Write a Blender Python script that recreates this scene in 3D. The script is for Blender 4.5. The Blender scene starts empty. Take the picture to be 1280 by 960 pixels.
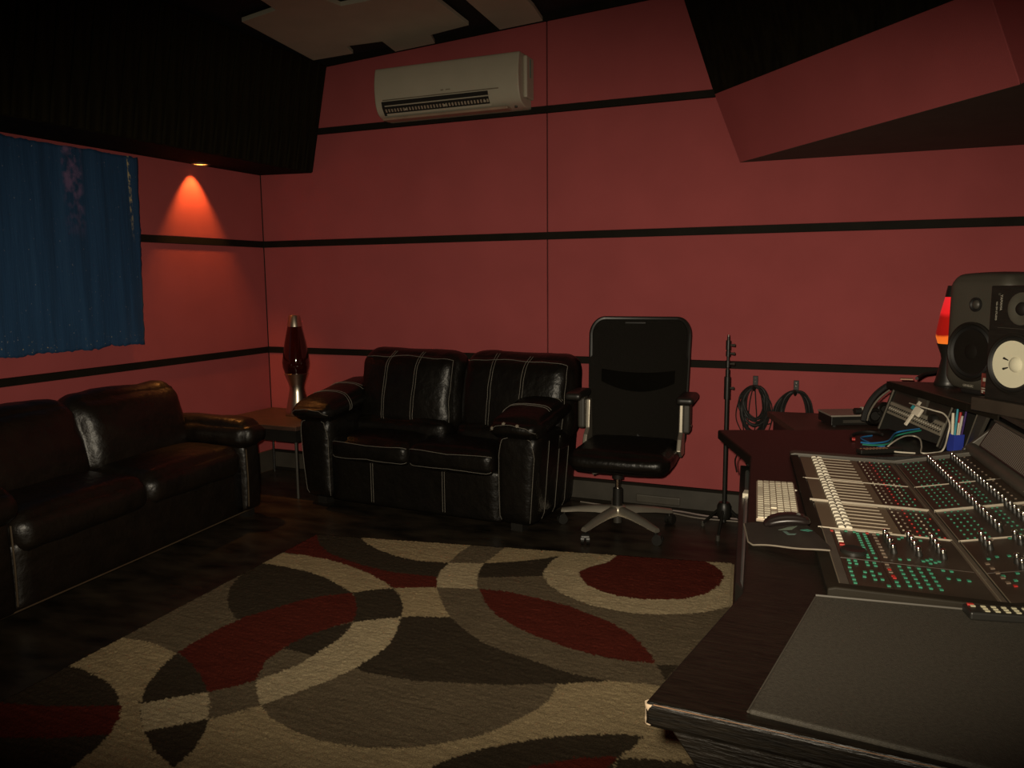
import bpy, bmesh, math, random
import numpy as np
from mathutils import Vector, Matrix, noise
random.seed(7)
SC = bpy.context.scene
COL = SC.collection
# ------------------------------------------------------------------ camera
FPX, YAW, PITCH, ROLL = 1000.0, -0.4043, 0.1308, -0.0087
CAM = Vector((3.9446, -4.6838, 1.4193))
def _axes():
    cy, sy, cp, sp = math.cos(YAW), math.sin(YAW), math.cos(PITCH), math.sin(PITCH)
    fw = Vector((sy*cp, cy*cp, -sp)); r = Vector((cy, -sy, 0)); u = r.cross(fw)
    c, s = math.cos(ROLL), math.sin(ROLL)
    return r*c + u*s, u*c - r*s, fw
RX, UX, FX = _axes()
cam_d = bpy.data.cameras.new('camera'); cam = bpy.data.objects.new('camera', cam_d); COL.objects.link(cam)
cam_d.sensor_width = 36; cam_d.lens = 36*FPX/1280; cam_d.clip_start = .02
cam.matrix_world = Matrix(((RX.x, UX.x, -FX.x, CAM.x), (RX.y, UX.y, -FX.y, CAM.y), (RX.z, UX.z, -FX.z, CAM.z), (0, 0, 0, 1)))
SC.camera = cam
# ------------------------------------------------------------------ light
w = bpy.data.worlds.new('world'); SC.world = w; w.use_nodes = True
w.node_tree.nodes['Background'].inputs[0].default_value = (1, .86, .55, 1)
w.node_tree.nodes['Background'].inputs[1].default_value = .03
def spot(name, loc, direction, power, size, blend, color, radius):
    d = bpy.data.lights.new(name, 'SPOT'); d.energy = power; d.spot_size = math.radians(size); d.spot_blend = blend
    d.color = color; d.shadow_soft_size = radius
    o = bpy.data.objects.new(name, d); COL.objects.link(o); o.location = loc
    o.rotation_euler = Vector(direction).to_track_quat('-Z', 'Y').to_euler()
    return o
# the camera's own flash, beside and above the lens
fl = spot('camera_flash', CAM, FX, 375, 62, 1.0, (1, .87, .66), .02)
fd_ = (FX + RX*.05 - UX*.02).normalized(); fx_ = fd_.cross(UX).normalized(); fu_ = fx_.cross(fd_)
fo_ = CAM - RX*.05 + UX*.06
fl.matrix_world = Matrix(((fx_.x, fu_.x, -fd_.x, fo_.x), (fx_.y, fu_.y, -fd_.y, fo_.y), (fx_.z, fu_.z, -fd_.z, fo_.z), (0, 0, 0, 1))) @ Matrix.Diagonal((2.35, 1, 1, 1))
SC.view_settings.view_transform = 'Standard'; SC.view_settings.look = 'None'
SC.view_settings.exposure = 0; SC.view_settings.gamma = 1; SC.view_settings.use_curve_mapping = False
# ------------------------------------------------------------------ pixel -> point helpers
def ray(a, b): return FX*FPX + RX*(a-640) + UX*(480-b)
def hit(a, b, n, d): v = ray(a, b); n = Vector(n); return CAM + v*((d - n.dot(CAM))/n.dot(v))
def ZP(a, b, z): return hit(a, b, (0, 0, 1), z)
def YP(a, b, y): return hit(a, b, (0, 1, 0), y)
def XP(a, b, x): return hit(a, b, (1, 0, 0), x)
def DP(a, b, d): return CAM + ray(a, b)*(d/FPX)
FL = .03                                     # floor level
# ------------------------------------------------------------------ materials
def srgb(r, g, b):
    f = lambda c: (c/255/12.92) if c/255 <= .04045 else ((c/255+.055)/1.055)**2.4
    return (f(r), f(g), f(b))
MATS = {}
def mat(name, rgb, rough=.5, metal=0, var=.15, scale=8, bump=0, bscale=60, emit=None, estr=0, spec=.5, stretch=None, coat=0):
    if name in MATS: return MATS[name]
    m = bpy.data.materials.new(name); m.use_nodes = True; nt = m.node_tree; b = nt.nodes['Principled BSDF']
    b.inputs['Roughness'].default_value = rough; b.inputs['Metallic'].default_value = metal
    b.inputs['Specular IOR Level'].default_value = spec; b.inputs['Coat Weight'].default_value = coat
    tc = nt.nodes.new('ShaderNodeTexCoord'); src = tc.outputs['Object']
    if stretch:
        mp = nt.nodes.new('ShaderNodeMapping'); mp.inputs['Scale'].default_value = stretch
        nt.links.new(src, mp.inputs[0]); src = mp.outputs[0]
    n = nt.nodes.new('ShaderNodeTexNoise'); n.inputs['Scale'].default_value = scale; n.inputs['Detail'].default_value = 5
    nt.links.new(src, n.inputs['Vector'])
    cr = nt.nodes.new('ShaderNodeValToRGB'); e = cr.color_ramp.elements
    e[0].position = .3; e[1].position = .7
    e[0].color = (*[c*(1-var) for c in rgb], 1); e[1].color = (*[min(1, c*(1+var)) for c in rgb], 1)
    nt.links.new(n.outputs['Fac'], cr.inputs[0]); nt.links.new(cr.outputs[0], b.inputs['Base Color'])
    if bump:
        n2 = nt.nodes.new('ShaderNodeTexNoise'); n2.inputs['Scale'].default_value = bscale; n2.inputs['Detail'].default_value = 4
        nt.links.new(src, n2.inputs['Vector'])
        bp = nt.nodes.new('ShaderNodeBump'); bp.inputs['Strength'].default_value = bump; bp.inputs['Distance'].default_value = .01
        nt.links.new(n2.outputs['Fac'], bp.inputs['Height']); nt.links.new(bp.outputs[0], b.inputs['Normal'])
    if emit:
        b.inputs['Emission Color'].default_value = (*emit, 1); b.inputs['Emission Strength'].default_value = estr
    MATS[name] = m
    return m
M_WALL = mat('red_wall_fabric', (.36, .078, .080), .9, var=.06, scale=3, bump=.25, bscale=420, spec=.15)
M_BATTEN = mat('black_batten', (.0105, .0085, .0055), .7, var=.2, spec=.12)
M_BLACKWALL = mat('black_backing', (.008, .006, .004), .9)
M_BASE = mat('baseboard_grey', (.05, .044, .034), .5, var=.2)
M_SOFFIT = mat('black_soffit_cloth', (.009, .0075, .003), .95, spec=.1, var=.5, scale=30, stretch=(1, 1, .1))
M_TILE = mat('pale_ceiling_tile', (.52, .49, .38), .95, var=.05, scale=6, bump=.2, bscale=300, spec=.1)
M_LEATHER = mat('black_leather', (.0055, .0045, .0032), .38, var=.25, scale=12, bump=.6, bscale=22, spec=.34)
M_LEATHER2 = mat('worn_brown_black_leather', (.0075, .005, .003), .40, var=.3, scale=9, bump=.65, bscale=19, spec=.45)
M_THREAD = mat('pale_thread', (.16, .145, .12), .7)
M_MESH = mat('black_mesh_fabric', (.020, .017, .013), .75, var=.2, scale=200, bump=.4, bscale=500, spec=.2)
M_SILVER = mat('silver_paint', (.42, .38, .31), .38, .75, var=.05)
M_CHROME = mat('chrome', (.75, .70, .62), .15, 1, var=.02)
M_BRUSHED = mat('brushed_aluminium', (.60, .53, .43), .3, 1, var=.08, scale=30, stretch=(.1, .1, 8))
M_PLAST = mat('black_plastic', (.013, .012, .010), .4, var=.15)
M_DKPLAST = mat('dark_grey_plastic', (.045, .040, .032), .5, var=.1)
M_WHITE = mat('cream_white_plastic', (.62, .56, .44), .35, var=.03)
M_DESK = mat('black_stained_oak', (.0075, .0054, .0032), .42, var=.55, scale=22, bump=.2, bscale=40, stretch=(1, 8, 8), spec=.5)
M_DESKEND = mat('black_oak_end', (.014, .011, .008), .45, var=.5, scale=14, bump=.5, bscale=26, stretch=(1, 5, 9), spec=.16)
M_TABLE = mat('dark_brown_wood', (.060, .034, .024), .45, var=.25, scale=9, stretch=(1, 6, 6))
M_PAD = mat('grey_vinyl_pad', (.044, .038, .029), .62, var=.2, scale=160, bump=.3, bscale=500, spec=.3)
M_MDF = mat('raw_mdf', (.50, .38, .26), .9)
M_CONS = mat('console_dark_grey', (.06, .052, .040), .5, var=.12, scale=20)
M_FRIM = mat('console_rim_black', (.014, .011, .007), .6, var=.15, spec=.15)
M_FADERBED = mat('taupe_fader_panel', (.135, .098, .062), .5, var=.06)
M_MODULE = mat('brown_black_module', (.030, .020, .013), .42, var=.25, scale=10)
M_LINE = mat('pale_metal_strip', (.36, .31, .24), .45, .4)
M_BTNG = mat('green_button', (.03, .19, .11), .4, emit=(.05, .5, .28), estr=.012)
M_BTNR = mat('red_button', (.36, .02, .015), .4)
M_BTNW = mat('white_button', (.34, .30, .22), .4)
M_BTND = mat('brown_button', (.14, .10, .07), .4)
M_SPK = mat('grey_speaker_enclosure', (.058, .052, .040), .5, var=.05, bump=.1, bscale=300)
M_CONEW = mat('white_paper_cone', (.66, .62, .46), .8, var=.04)
M_CONEB = mat('black_cone', (.012, .010, .008), .55, var=.1, spec=.2)
M_RUBBER = mat('black_rubber', (.010, .009, .008), .55)
M_PRINT = mat('pale_print', (.35, .32, .26), .6)
M_CABLEW = mat('white_cable', (.62, .56, .46), .45)
M_CABLEB = mat('blue_cable', (.02, .14, .34), .4)
M_CABLEG = mat('green_cable', (.02, .20, .13), .4)
M_CUP = mat('blue_plastic', (.03, .05, .34), .35)
# ------------------------------------------------------------------ mesh helpers
def link_mesh(name, bm, material, parent=None, smooth=False, world=False, bevel=0, seg=2, angle=40):
    me = bpy.data.meshes.new(name)
    bmesh.ops.recalc_face_normals(bm, faces=bm.faces[:])
    if world and parent is not None: bm.transform(parent.matrix_basis.inverted())
    bm.to_mesh(me); bm.free()
    for mt in (material if isinstance(material, (list, tuple)) else [material]): me.materials.append(mt)
    if smooth:
        for p in me.polygons: p.use_smooth = True
        me.set_sharp_from_angle(angle=math.radians(angle))
    o = bpy.data.objects.new(name, me); COL.objects.link(o)
    if parent is not None: o.parent = parent
    if bevel:
        md = o.modifiers.new('bevel', 'BEVEL'); md.width = bevel; md.segments = seg; md.limit_method = 'ANGLE'; md.angle_limit = math.radians(40)
    return o
def obj(*a, **k): return link_mesh(*a, **k)
def thing(name, label, cat, loc=(0, 0, 0), rz=0, group=None, rot=None):
    o = bpy.data.objects.new(name, None); COL.objects.link(o); o.location = loc; o.rotation_euler = rot or (0, 0, rz)
    o.empty_display_size = .05
    o['label'] = label; o['category'] = cat
    if group: o['group'] = group
    bpy.context.view_layer.update()
    o.matrix_basis  # evaluated from loc/rot
    return o
def tag(o, label, cat, group=None):
    o['label'] = label; o['category'] = cat
    if group: o['group'] = group
    return o
def struct(o): o['kind'] = 'structure'; return o
def dupe(src, parent, loc=None, rot=None):
    c = src.copy(); COL.objects.link(c); c.parent = parent
    if loc is not None: c.location = loc
    if rot is not None: c.rotation_euler = rot
    for ch in list(src.children): dupe(ch, c)
    return c
NB = bmesh.new
def box(bm, c, s, rot=None):
    r = bmesh.ops.create_cube(bm, size=1); m = Matrix.Translation(Vector(c)) @ (rot.to_4x4() if rot else Matrix()) @ Matrix.Diagonal((*s, 1))
    bmesh.ops.transform(bm, matrix=m, verts=r['verts']); return bm
def bbox(bm, a, b): return box(bm, [(a[i]+b[i])/2 for i in range(3)], [abs(b[i]-a[i]) for i in range(3)])
def cyl(bm, p0, p1, r0, r1=None, seg=16):
    r1 = r0 if r1 is None else r1; p0, p1 = Vector(p0), Vector(p1); d = p1-p0
    r = bmesh.ops.create_cone(bm, cap_ends=True, segments=seg, radius1=r0, radius2=r1, depth=d.length)
    m = Matrix.Translation((p0+p1)/2) @ d.to_track_quat('Z', 'Y').to_matrix().to_4x4()
    bmesh.ops.transform(bm, matrix=m, verts=r['verts']); return bm
def tube(bm, pts, rad, seg=8, cap=True, closed=False):
    pts = [Vector(p) for p in pts]; n = len(pts)
    rads = rad if isinstance(rad, (list, tuple)) else [rad]*n
    rings = []; up = None
    for i, p in enumerate(pts):
        if closed: t = pts[(i+1) % n]-pts[i-1]
        else: t = pts[min(i+1, n-1)]-pts[max(i-1, 0)]
        if t.length < 1e-9: t = Vector((0, 0, 1))
        t.normalize()
        if up is None:
            up = Vector((0, 0, 1)) if abs(t.z) < .9 else Vector((1, 0, 0))
        s = t.cross(up)
        if s.length < 1e-6: s = t.orthogonal()
        s.normalize(); up = s.cross(t).normalized()
        rings.append([bm.verts.new(p + (s*math.cos(a) + up*math.sin(a))*rads[i]) for a in [2*math.pi*k/seg for k in range(seg)]])
    for i in range(n if closed else n-1):
        A, B = rings[i], rings[(i+1) % n]
        for k in range(seg): bm.faces.new((A[k], A[(k+1) % seg], B[(k+1) % seg], B[k]))
    if cap and not closed:
        bm.faces.new(rings[0][::-1]); bm.faces.new(rings[-1])
    return bm
def spline(pts, k=8):
    P = [Vector(p) for p in pts]; out = []
    for i in range(len(P)-1):
        a, b, c, d = P[max(i-1, 0)], P[i], P[i+1], P[min(i+2, len(P)-1)]
        for j in range(k):
            t = j/k
            out.append(.5*((2*b) + (c-a)*t + (2*a-5*b+4*c-d)*t*t + (3*b-a-3*c+d)*t**3))
    return out + [P[-1]]
def lathe(bm, prof, seg=32, M=None, cap=True):
    rings = []
    for r, z in prof:
        if r < 1e-6: rings.append([bm.verts.new((0, 0, z))])
        else: rings.append([bm.verts.new((r*math.cos(2*math.pi*k/seg), r*math.sin(2*math.pi*k/seg), z)) for k in range(seg)])
    vs = [v for rr in rings for v in rr]
    for A, B in zip(rings, rings[1:]):
        for k in range(seg):
            k2 = (k+1) % seg
            if len(A) == 1 and len(B) == 1: continue
            if len(A) == 1: bm.faces.new((A[0], B[k], B[k2]))
            elif len(B) == 1: bm.faces.new((A[k], A[k2], B[0]))
            else: bm.faces.new((A[k], A[k2], B[k2], B[k]))
    for rr, flip in ((rings[0], True), (rings[-1], False)):
        if cap and len(rr) > 1: bm.faces.new(rr[::-1] if flip else rr)
    if M is not None: bmesh.ops.transform(bm, matrix=M, verts=vs)
    return bm
def prism(bm, poly, vec):
    """closed polygon of points swept along vec"""
    vec = Vector(vec); a = [bm.verts.new(Vector(p)) for p in poly]; b = [bm.verts.new(Vector(p)+vec) for p in poly]
    n = len(a); bm.faces.new(a[::-1]); bm.faces.new(b)
    for i in range(n): bm.faces.new((a[i], a[(i+1) % n], b[(i+1) % n], b[i]))
    return bm
def slab(bm, poly, z0, z1): return prism(bm, [(p[0], p[1], z0) for p in poly], (0, 0, z1-z0))
class RB:
    """rounded, puffed box: cube point -> surface point, for cushions and their seams"""
    def __init__(s, c, h, r, bulge=(0, 0, 0), nz=0, nf=5, shear=None, seed=0):
        s.c, s.h, s.r, s.b, s.nz, s.nf, s.sh, s.seed = Vector(c), Vector(h), r, bulge, nz, nf, shear, seed
    def pt(s, p, off=0):
        p = Vector(p); q = Vector((p.x*s.h.x, p.y*s.h.y, p.z*s.h.z)); r = s.r
        inn = Vector([max(-(s.h[i]-min(r, s.h[i])), min(s.h[i]-min(r, s.h[i]), q[i])) for i in range(3)])
        d = q-inn
        if d.length > 1e-9: d.normalize()
        o = inn + d*(r+off)
        f = [max(0, 1-p[i]**2) for i in range(3)]
        for i in range(3):
            j, k = (i+1) % 3, (i+2) % 3
            o[i] += s.b[i]*p[i]*f[j]**.6*f[k]**.6
        if s.nz:
            v = noise.noise_vector((o+Vector((s.seed*7.1, 0, 0)))*s.nf); o += v*s.nz
            v = noise.noise_vector((o+Vector((0, s.seed*3.7, 0)))*s.nf*2.7); o += v*s.nz*.35
        if s.sh: o = s.sh(o)
        return s.c+o
    def add(s, bm, n=12):
        ts = [math.copysign(abs(t)**.65, t) for t in [(-1+2*i/n) for i in range(n+1)]]
        cache = {}
        def v(p):
            k = tuple(round(x, 5) for x in p)
            if k not in cache: cache[k] = bm.verts.new(s.pt(p))
            return cache[k]
        for ax in range(3):
            for sg in (-1, 1):
                for i in range(n):
                    for j in range(n):
                        q = []
                        for a, b in ((i, j), (i+1, j), (i+1, j+1), (i, j+1)):
                            p = [0, 0, 0]; p[ax] = sg; p[(ax+1) % 3] = ts[a]; p[(ax+2) % 3] = ts[b]; q.append(v(p))
                        if sg < 0: q.reverse()
                        bm.faces.new(q)
        return bm
    def seam(s, bm, cps, r=.0022, k=10, off=.001, seg=5):
        pts = []
        for a, b in zip(cps, cps[1:]):
            for i in range(k):
                pts.append(s.pt(Vector(a).lerp(Vector(b), i/k), off))
        pts.append(s.pt(cps[-1], off)); tube(bm, pts, r, seg); return bm
def text_mesh(txt, size, depth=.0004):
    cu = bpy.data.curves.new('txt', 'FONT'); cu.body = txt; cu.size = size; cu.extrude = depth; cu.align_x = 'CENTER'; cu.align_y = 'CENTER'
    o = bpy.data.objects.new('txt', cu); COL.objects.link(o); bpy.context.view_layer.update()
    dg = bpy.context.evaluated_depsgraph_get(); me = bpy.data.meshes.new_from_object(o.evaluated_get(dg))
    bpy.data.objects.remove(o); bpy.data.curves.remove(cu); return me
def text_obj(name, txt, size, material, parent, M):
    me = text_mesh(txt, size); me.name = name; me.materials.clear(); me.materials.append(material)
    me.transform(M); o = bpy.data.objects.new(name, me); COL.objects.link(o); o.parent = parent; return o
def frame_m(o, x, y):
    x = Vector(x).normalized(); y = Vector(y); y = (y - x*y.dot(x)).normalized(); z = x.cross(y); o = Vector(o)
    return Matrix(((x.x, y.x, z.x, o.x), (x.y, y.y, z.y, o.y), (x.z, y.z, z.z, o.z), (0, 0, 0, 1)))

# ================================================================== ROOM
XR, YF = 6.0, -5.6
ZC0, ZCS = 2.812, .0577                       # lowest ceiling line z = ZC0 + ZCS*x
zc = lambda x: ZC0 + ZCS*x
b = NB(); bbox(b, (-.15, YF, FL-.1), (XR, .12, FL))
m = mat('dark_floor_laminate', (.026, .020, .013), .36, var=.75, scale=4.5, bump=.2, bscale=9, stretch=(1, 2.2, 1), spec=.45)
struct(obj('floor', b, m))
b = NB(); prism(b, [(-.15, YF, zc(-.15)+.04), (XR, YF, zc(XR)+.04), (XR, YF, zc(XR)+.16), (-.15, YF, zc(-.15)+.16)], (0, .12-YF, 0))
struct(obj('ceiling', b, M_BLACKWALL))
def wall(name, a, c): b = NB(); bbox(b, a, c); return struct(obj(name, b, M_BLACKWALL))
wb = wall('wall_back', (-.15, .02, FL), (XR, .12, 3.4)); wl = wall('wall_left', (-.15, YF, FL), (-.02, .02, 3.1))
wr = wall('wall_right', (XR, YF, FL), (XR+.1, .12, 3.4)); wf = wall('wall_front', (-.15, YF-.1, FL), (XR, YF, 3.4))
G = .004
rows = [(.178, .897), (.941, 1.657), (1.702, 2.408), (2.452, None)]
cols = [(.003, 2.185-G), (2.185+G, XR-.01)]
for x0, x1 in cols:
    for z0, z1 in rows:
        b = NB()
        za, zb_ = (z1, z1) if z1 else (zc(x0)-.002, zc(x1)-.002)
        prism(b, [(x0, 0, z0), (x1, 0, z0), (x1, 0, zb_), (x0, 0, za)], (0, .02, 0))
        obj('fabric_panel', b, M_WALL, wb, bevel=.003)
for z0, z1 in rows:
    z1 = z1 or 2.85
    for y0, y1 in ((-3.0, -.003), (YF+.01, -3.008)):
        b = NB(); bbox(b, (-.02, y0, z0), (0, y1, z1)); obj('fabric_panel', b, M_WALL, wl, bevel=.003)
for wobj, ax in ((wr, 'r'), (wf, 'f')):
    for z0, z1 in rows:
        z1 = z1 or 2.85; b = NB()
        if ax == 'r': bbox(b, (XR-.02, YF+.03, z0), (XR, -.03, z1))
        else: bbox(b, (.03, YF, z0), (XR-.03, YF+.02, z1))
        obj('fabric_panel', b, M_WALL, wobj)
k = 0
for z0, z1 in ((.899, .939), (1.659, 1.700), (2.410, 2.450)):
    k += 1; b = NB(); bbox(b, (.0, -.006, z0), (XR-.02, .02, z1)); struct(obj('trim_%d' % k, b, M_BATTEN))
    k += 1; b = NB(); bbox(b, (-.02, YF+.02, z0), (.006, -.008, z1)); struct(obj('trim_%d' % k, b, M_BATTEN))
k += 1; b = NB(); prism(b, [(.55, -.004, zc(.55)), (XR, -.004, zc(XR)), (XR, -.004, zc(XR)+.045), (.55, -.004, zc(.55)+.045)], (0, .024, 0)); struct(obj('trim_%d' % k, b, M_BATTEN))
b = NB(); bbox(b, (.0, -.012, FL), (XR-.02, .02, .165)); bb = struct(obj('baseboard_back', b, M_BASE, bevel=.004))
b = NB(); bbox(b, (.0, -.02, .163), (XR-.02, .02, .180)); obj('cap_strip', b, M_BATTEN, bb)
b = NB(); bbox(b, (0, -.016, FL), (XR-.02, .0, FL+.02)); obj('foot_strip', b, M_BATTEN, bb)
p0, p1 = YP(795, 618, -.02), YP(850, 633, -.02)
b = NB(); bbox(b, (p0.x, -.024, p1.z), (p1.x, -.010, p0.z+.004)); obj('access_plate', b, mat('plate_grey', (.07, .062, .048), .45), bb, bevel=.012, seg=3)
b = NB(); bbox(b, (-.02, YF+.02, FL), (.012, -.02, .178)); struct(obj('baseboard_left', b, M_BASE))
# --- soffit box along the left wall, covered in narrow black slats
sof = NB(); Y0, Y1 = -.012, -5.5
prof = [(.0, 2.165), (.455, 2.155), (.605, 2.85), (.0, 2.85)]
pl_y, pl_x, hw_ = -.66, .085, .05
prism(sof, [(x, Y0, z) for x, z in ((.44, 2.155), (.455, 2.155), (.605, 2.85), (.59, 2.85))], (0, Y1-Y0, 0))
bzz = lambda x: 2.165-.0226*x
for xa, xb, ya, yb in ((.0, pl_x-hw_, Y0, Y1), (pl_x+hw_, .448, Y0, Y1), (pl_x-hw_, pl_x+hw_, Y0, pl_y+hw_), (pl_x-hw_, pl_x+hw_, pl_y-hw_, Y1)):
    prism(sof, [(xa, ya, bzz(xa)), (xb, ya, bzz(xb)), (xb, ya, bzz(xb)+.012), (xa, ya, bzz(xa)+.012)], (0, yb-ya, 0))
sof = struct(obj('ceiling_soffit', sof, M_SOFFIT))
b = NB(); box(b, (0, 0, 0), (.016, .088, .705)); slat = obj('slat', b, M_SOFFIT, sof, bevel=.006)
ang = math.atan2(.15, .695); ny = 58
for i in range(ny):
    s_ = slat if i == 0 else dupe(slat, sof)
    s_.location = (.537, Y0-.05-i*.094, 2.502); s_.rotation_euler = (0, ang, 0)
# --- angled red trap projecting from the back wall, top right
P1, P2, P3 = Vector((3.177, -.002, 2.424)), Vector((3.325, -.002, 2.046)), ZP(1275, 106, 2.046)
nf_ = (P2-P1).cross(P3-P1).normalized()
P4 = hit(1192, 0, nf_, nf_.dot(P1)); Q = hit(1240, 0, nf_, nf_.dot(P1))
Q = P4 = hit(1234.5, -16.6, nf_, nf_.dot(P1))
P5 = P3 + Vector((.26, -1.0, 0)); Q5 = Q + Vector((.26, -1.0, 0))
trap = NB(); slab(trap, [p.xy for p in (P2, P3, P5, Vector((5.9, P5.y, 0)), Vector((5.9, -.002, 0)))], 2.046, 2.060)
trap = struct(obj('bass_trap', trap, mat('trap_underside_bounce', (.045, .038, .024), .8)))  # black lightened on the underside to stand in for bounced light
T = Vector((2.999, -.002, 2.945)); nu_ = (T-P1).cross(P4-P1).normalized(); nu_ = nu_ if nu_.dot(CAM-P1) < 0 else -nu_
tu = NB(); prism(tu, [P1, P4, P4+Vector((-.05, 0, .5)), T+Vector((-.12, 0, .36)), T], nu_*.012); obj('upper_panel', tu, M_SOFFIT, trap)
def plate(poly, th, n): b = NB(); prism(b, poly, n*th); return b
nn = nf_ if nf_.dot(CAM-P1) < 0 else -nf_
# clip face panel: P1,P2,P3,Q,and top edge P4
obj('fabric_panel', plate([P1, P2, P3, Q], .012, nn), M_WALL, trap, bevel=.002)
n5 = (P5-P3).cross(Q-P3).normalized(); n5 = n5 if n5.dot(CAM-P3) < 0 else -n5
e = (P5-P3).normalized()*.006
obj('fabric_panel', plate([P3+e, P5, Q5, Q+e], .012, n5), M_WALL, trap, bevel=.002)
# --- pale ceiling tiles
nT = Vector((-ZCS, 0, 1))
def TP(a, c): return hit(a, c, nT, ZC0)
def tile(pts, label):
    b = NB(); prism(b, pts, (0, 0, .024)); o = obj('ceiling_panel', b, M_TILE, bevel=.002); tag(o, label, 'ceiling panel', 'pale acoustic ceiling panels'); return o
back_dir = Vector((.09, -.995, 0))
A = [TP(*p) for p in ((302, 27.5), (391.7, 75.6), (441.5, 67), (433, 58), (477.6, 52), (500, 67.5), (553, 59.5), (538, 44), (586, 31.6))]
for q in A: q.y = min(q.y, -.01)
h_ = A[-1]; h2 = h_ + Vector((.06, -.9, .06*ZCS)); n1, n2, n3 = TP(345, 12.7), TP(331, 3.4), TP(426, 7.5)
n4 = n3 + Vector((.30, .03, .30*ZCS))
A += [h2, h2+Vector((-.30, -.03, -.30*ZCS)), n4, n3, n3+Vector((-.06, -.5, -.06*ZCS)), n2+Vector((.06, -.42, .06*ZCS)), n2, n1]
tile(A, 'larger stepped pale panel on the black ceiling left of the air conditioner')
Bp = [TP(625.5, 37.8), TP(682, 29)]
for q in Bp: q.y = -.012
Bp = [Bp[0], Bp[1], TP(667, 9)+Vector((.0, 0, 0)), Bp[1]+Vector((.09, -1.2, .09*ZCS)), Bp[0]+Vector((.09, -1.2, .09*ZCS))]
tile(Bp, 'narrower pale ceiling panel above the right end of the air conditioner')

# ================================================================== RUG
def rug():
    z = FL + .012
    c0, c1 = ZP(395, 667, z), ZP(918, 703, z)
    dL, dR = Vector((.055, -1, 0)), Vector((.12, -1, 0)); LN = 3.1
    c3, c2 = c0 + dL*LN, c1 + dR*LN
    nx, ny = 380, 500
    s, t = np.meshgrid(np.linspace(0, 1, nx+1), np.linspace(0, 1, ny+1))
    V = [np.array(c[:2]) for c in (c0, c1, c2, c3)]
    X = sum(w_[..., None]*V[i] for i, w_ in enumerate(((1-s)*(1-t), s*(1-t), s*t, (1-s)*t)))
    X = X.reshape(-1, 2)
    B, T_, D, R, L = [srgb(*c) for c in ((168, 149, 114), (108, 95, 75), (62, 53, 41), (92, 37, 27), (182, 165, 131))]
    col = np.tile(np.array(T_), (len(X), 1))
    rng = np.random.default_rng(3)
    XJ = X + rng.normal(0, .0025, X.shape)
    def paint(px, c):
        P = np.array([ZP(a, b_, z)[:2] for a, b_ in px]); inside = np.zeros(len(X), bool); x, y = XJ[:, 0], XJ[:, 1]
        j = len(P)-1
        for i in range(len(P)):
            cnd = ((P[i, 1] > y) != (P[j, 1] > y)) & (x < (P[j, 0]-P[i, 0])*(y-P[i, 1])/(P[j, 1]-P[i, 1]+1e-12)+P[i, 0])
            inside ^= cnd; j = i
        col[inside] = c
    # everything is one woven pattern of overlapping rings and lenses
    crescent_out = [(501, 771), (497, 787), (487, 805), (475, 815), (457, 827), (442, 836), (415, 849), (380, 862), (352, 872), (326, 882)]
    paint([(85, 832), (152, 797), (180, 801), (200, 807), (220, 817), (262, 880), (260, 899), (300, 889), (326, 882), (340, 899), (365, 912), (395, 924), (427, 931), (465, 935), (502, 935), (540, 932), (570, 925), (600, 920), (632, 907), (662, 892), (682, 879), (692, 865), (697, 855), (727, 852), (760, 851), (785, 853), (815, 856), (870, 866), (1000, 1100), (0, 1150), (-300, 1000)], B)
    paint([(85, 832), (105, 837), (122, 845), (137, 855), (147, 867), (150, 882), (147, 902), (137, 917), (120, 935), (90, 959), (40, 990), (-80, 1030), (-200, 1000), (-100, 880), (0, 870)], D)
    paint([(-80, 874), (0, 878), (50, 882), (100, 883), (151, 882), (150, 895), (147, 902), (137, 918), (75, 922), (0, 922), (-80, 918)], R)
    paint([(220, 817), (200, 835), (185, 855), (176, 877), (175, 896), (180, 915), (190, 935), (216, 960), (232, 947), (245, 935), (255, 917), (261, 897), (262, 877), (259, 860), (250, 842), (235, 825)], D)
    paint([(176, 879), (261, 864.5), (262, 882), (260, 899), (180, 914.5), (175.5, 896)], L)
    paint([(259, 864), (320, 849), (322, 868), (326, 882), (300, 888.5), (260, 899), (262, 880)], T_)
    paint([(329, 704), (360, 709), (390, 716), (415, 726), (430, 735), (439, 741), (402, 747), (370, 756), (340, 765), (307, 775), (296, 774), (287, 762), (284, 750), (287, 735), (302, 717), (318, 706)], D)
    paint([(222, 816), (240, 804), (275, 785), (307, 771), (340, 761), (370, 752), (402, 745), (439, 741), (444, 747), (446, 760), (442, 776), (415, 784), (390, 792), (365, 804), (347, 815), (332, 827), (325, 840), (320, 850), (290, 859), (260, 865), (250, 842), (235, 825)], R)
    paint([(441, 778), (415, 784), (390, 792), (362, 805), (357, 811), (375, 815), (391, 820), (422, 802)], D)
    paint([(352, 690), (392, 668), (398, 667), (400, 681), (412, 692), (455, 707), (490, 715), (546, 721), (546, 734), (492, 735), (480, 727), (462, 717), (437, 707), (410, 699), (380, 694)], R)
    paint([(395, 666), (447, 666), (455, 677), (472, 687), (495, 695), (522, 701), (561, 703.5), (550, 714), (546, 721), (490, 715), (455, 707), (412, 692), (400, 681)], D)
    paint([(329, 704), (352, 691), (380, 694), (410, 699), (437, 707), (462, 717), (480, 727), (492, 735.5), (465, 737), (440, 741), (430, 735), (415, 726), (390, 716), (360, 709)], B)
    paint([(447, 665), (600, 676), (575, 690), (561, 703.5), (522, 701), (495, 695), (472, 687), (455, 677)], B)
    paint([(637, 680), (700, 680), (780, 690), (777, 696), (759, 704), (736, 711), (724, 716), (690, 716), (681, 711), (697, 696), (675, 699), (645, 702), (605, 704), (615, 697)], B)
    paint([(605, 704), (645, 702), (675, 699), (699, 695), (690, 701), (681, 711), (679, 720), (640, 721), (598, 722), (600, 712)], D)
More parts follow.
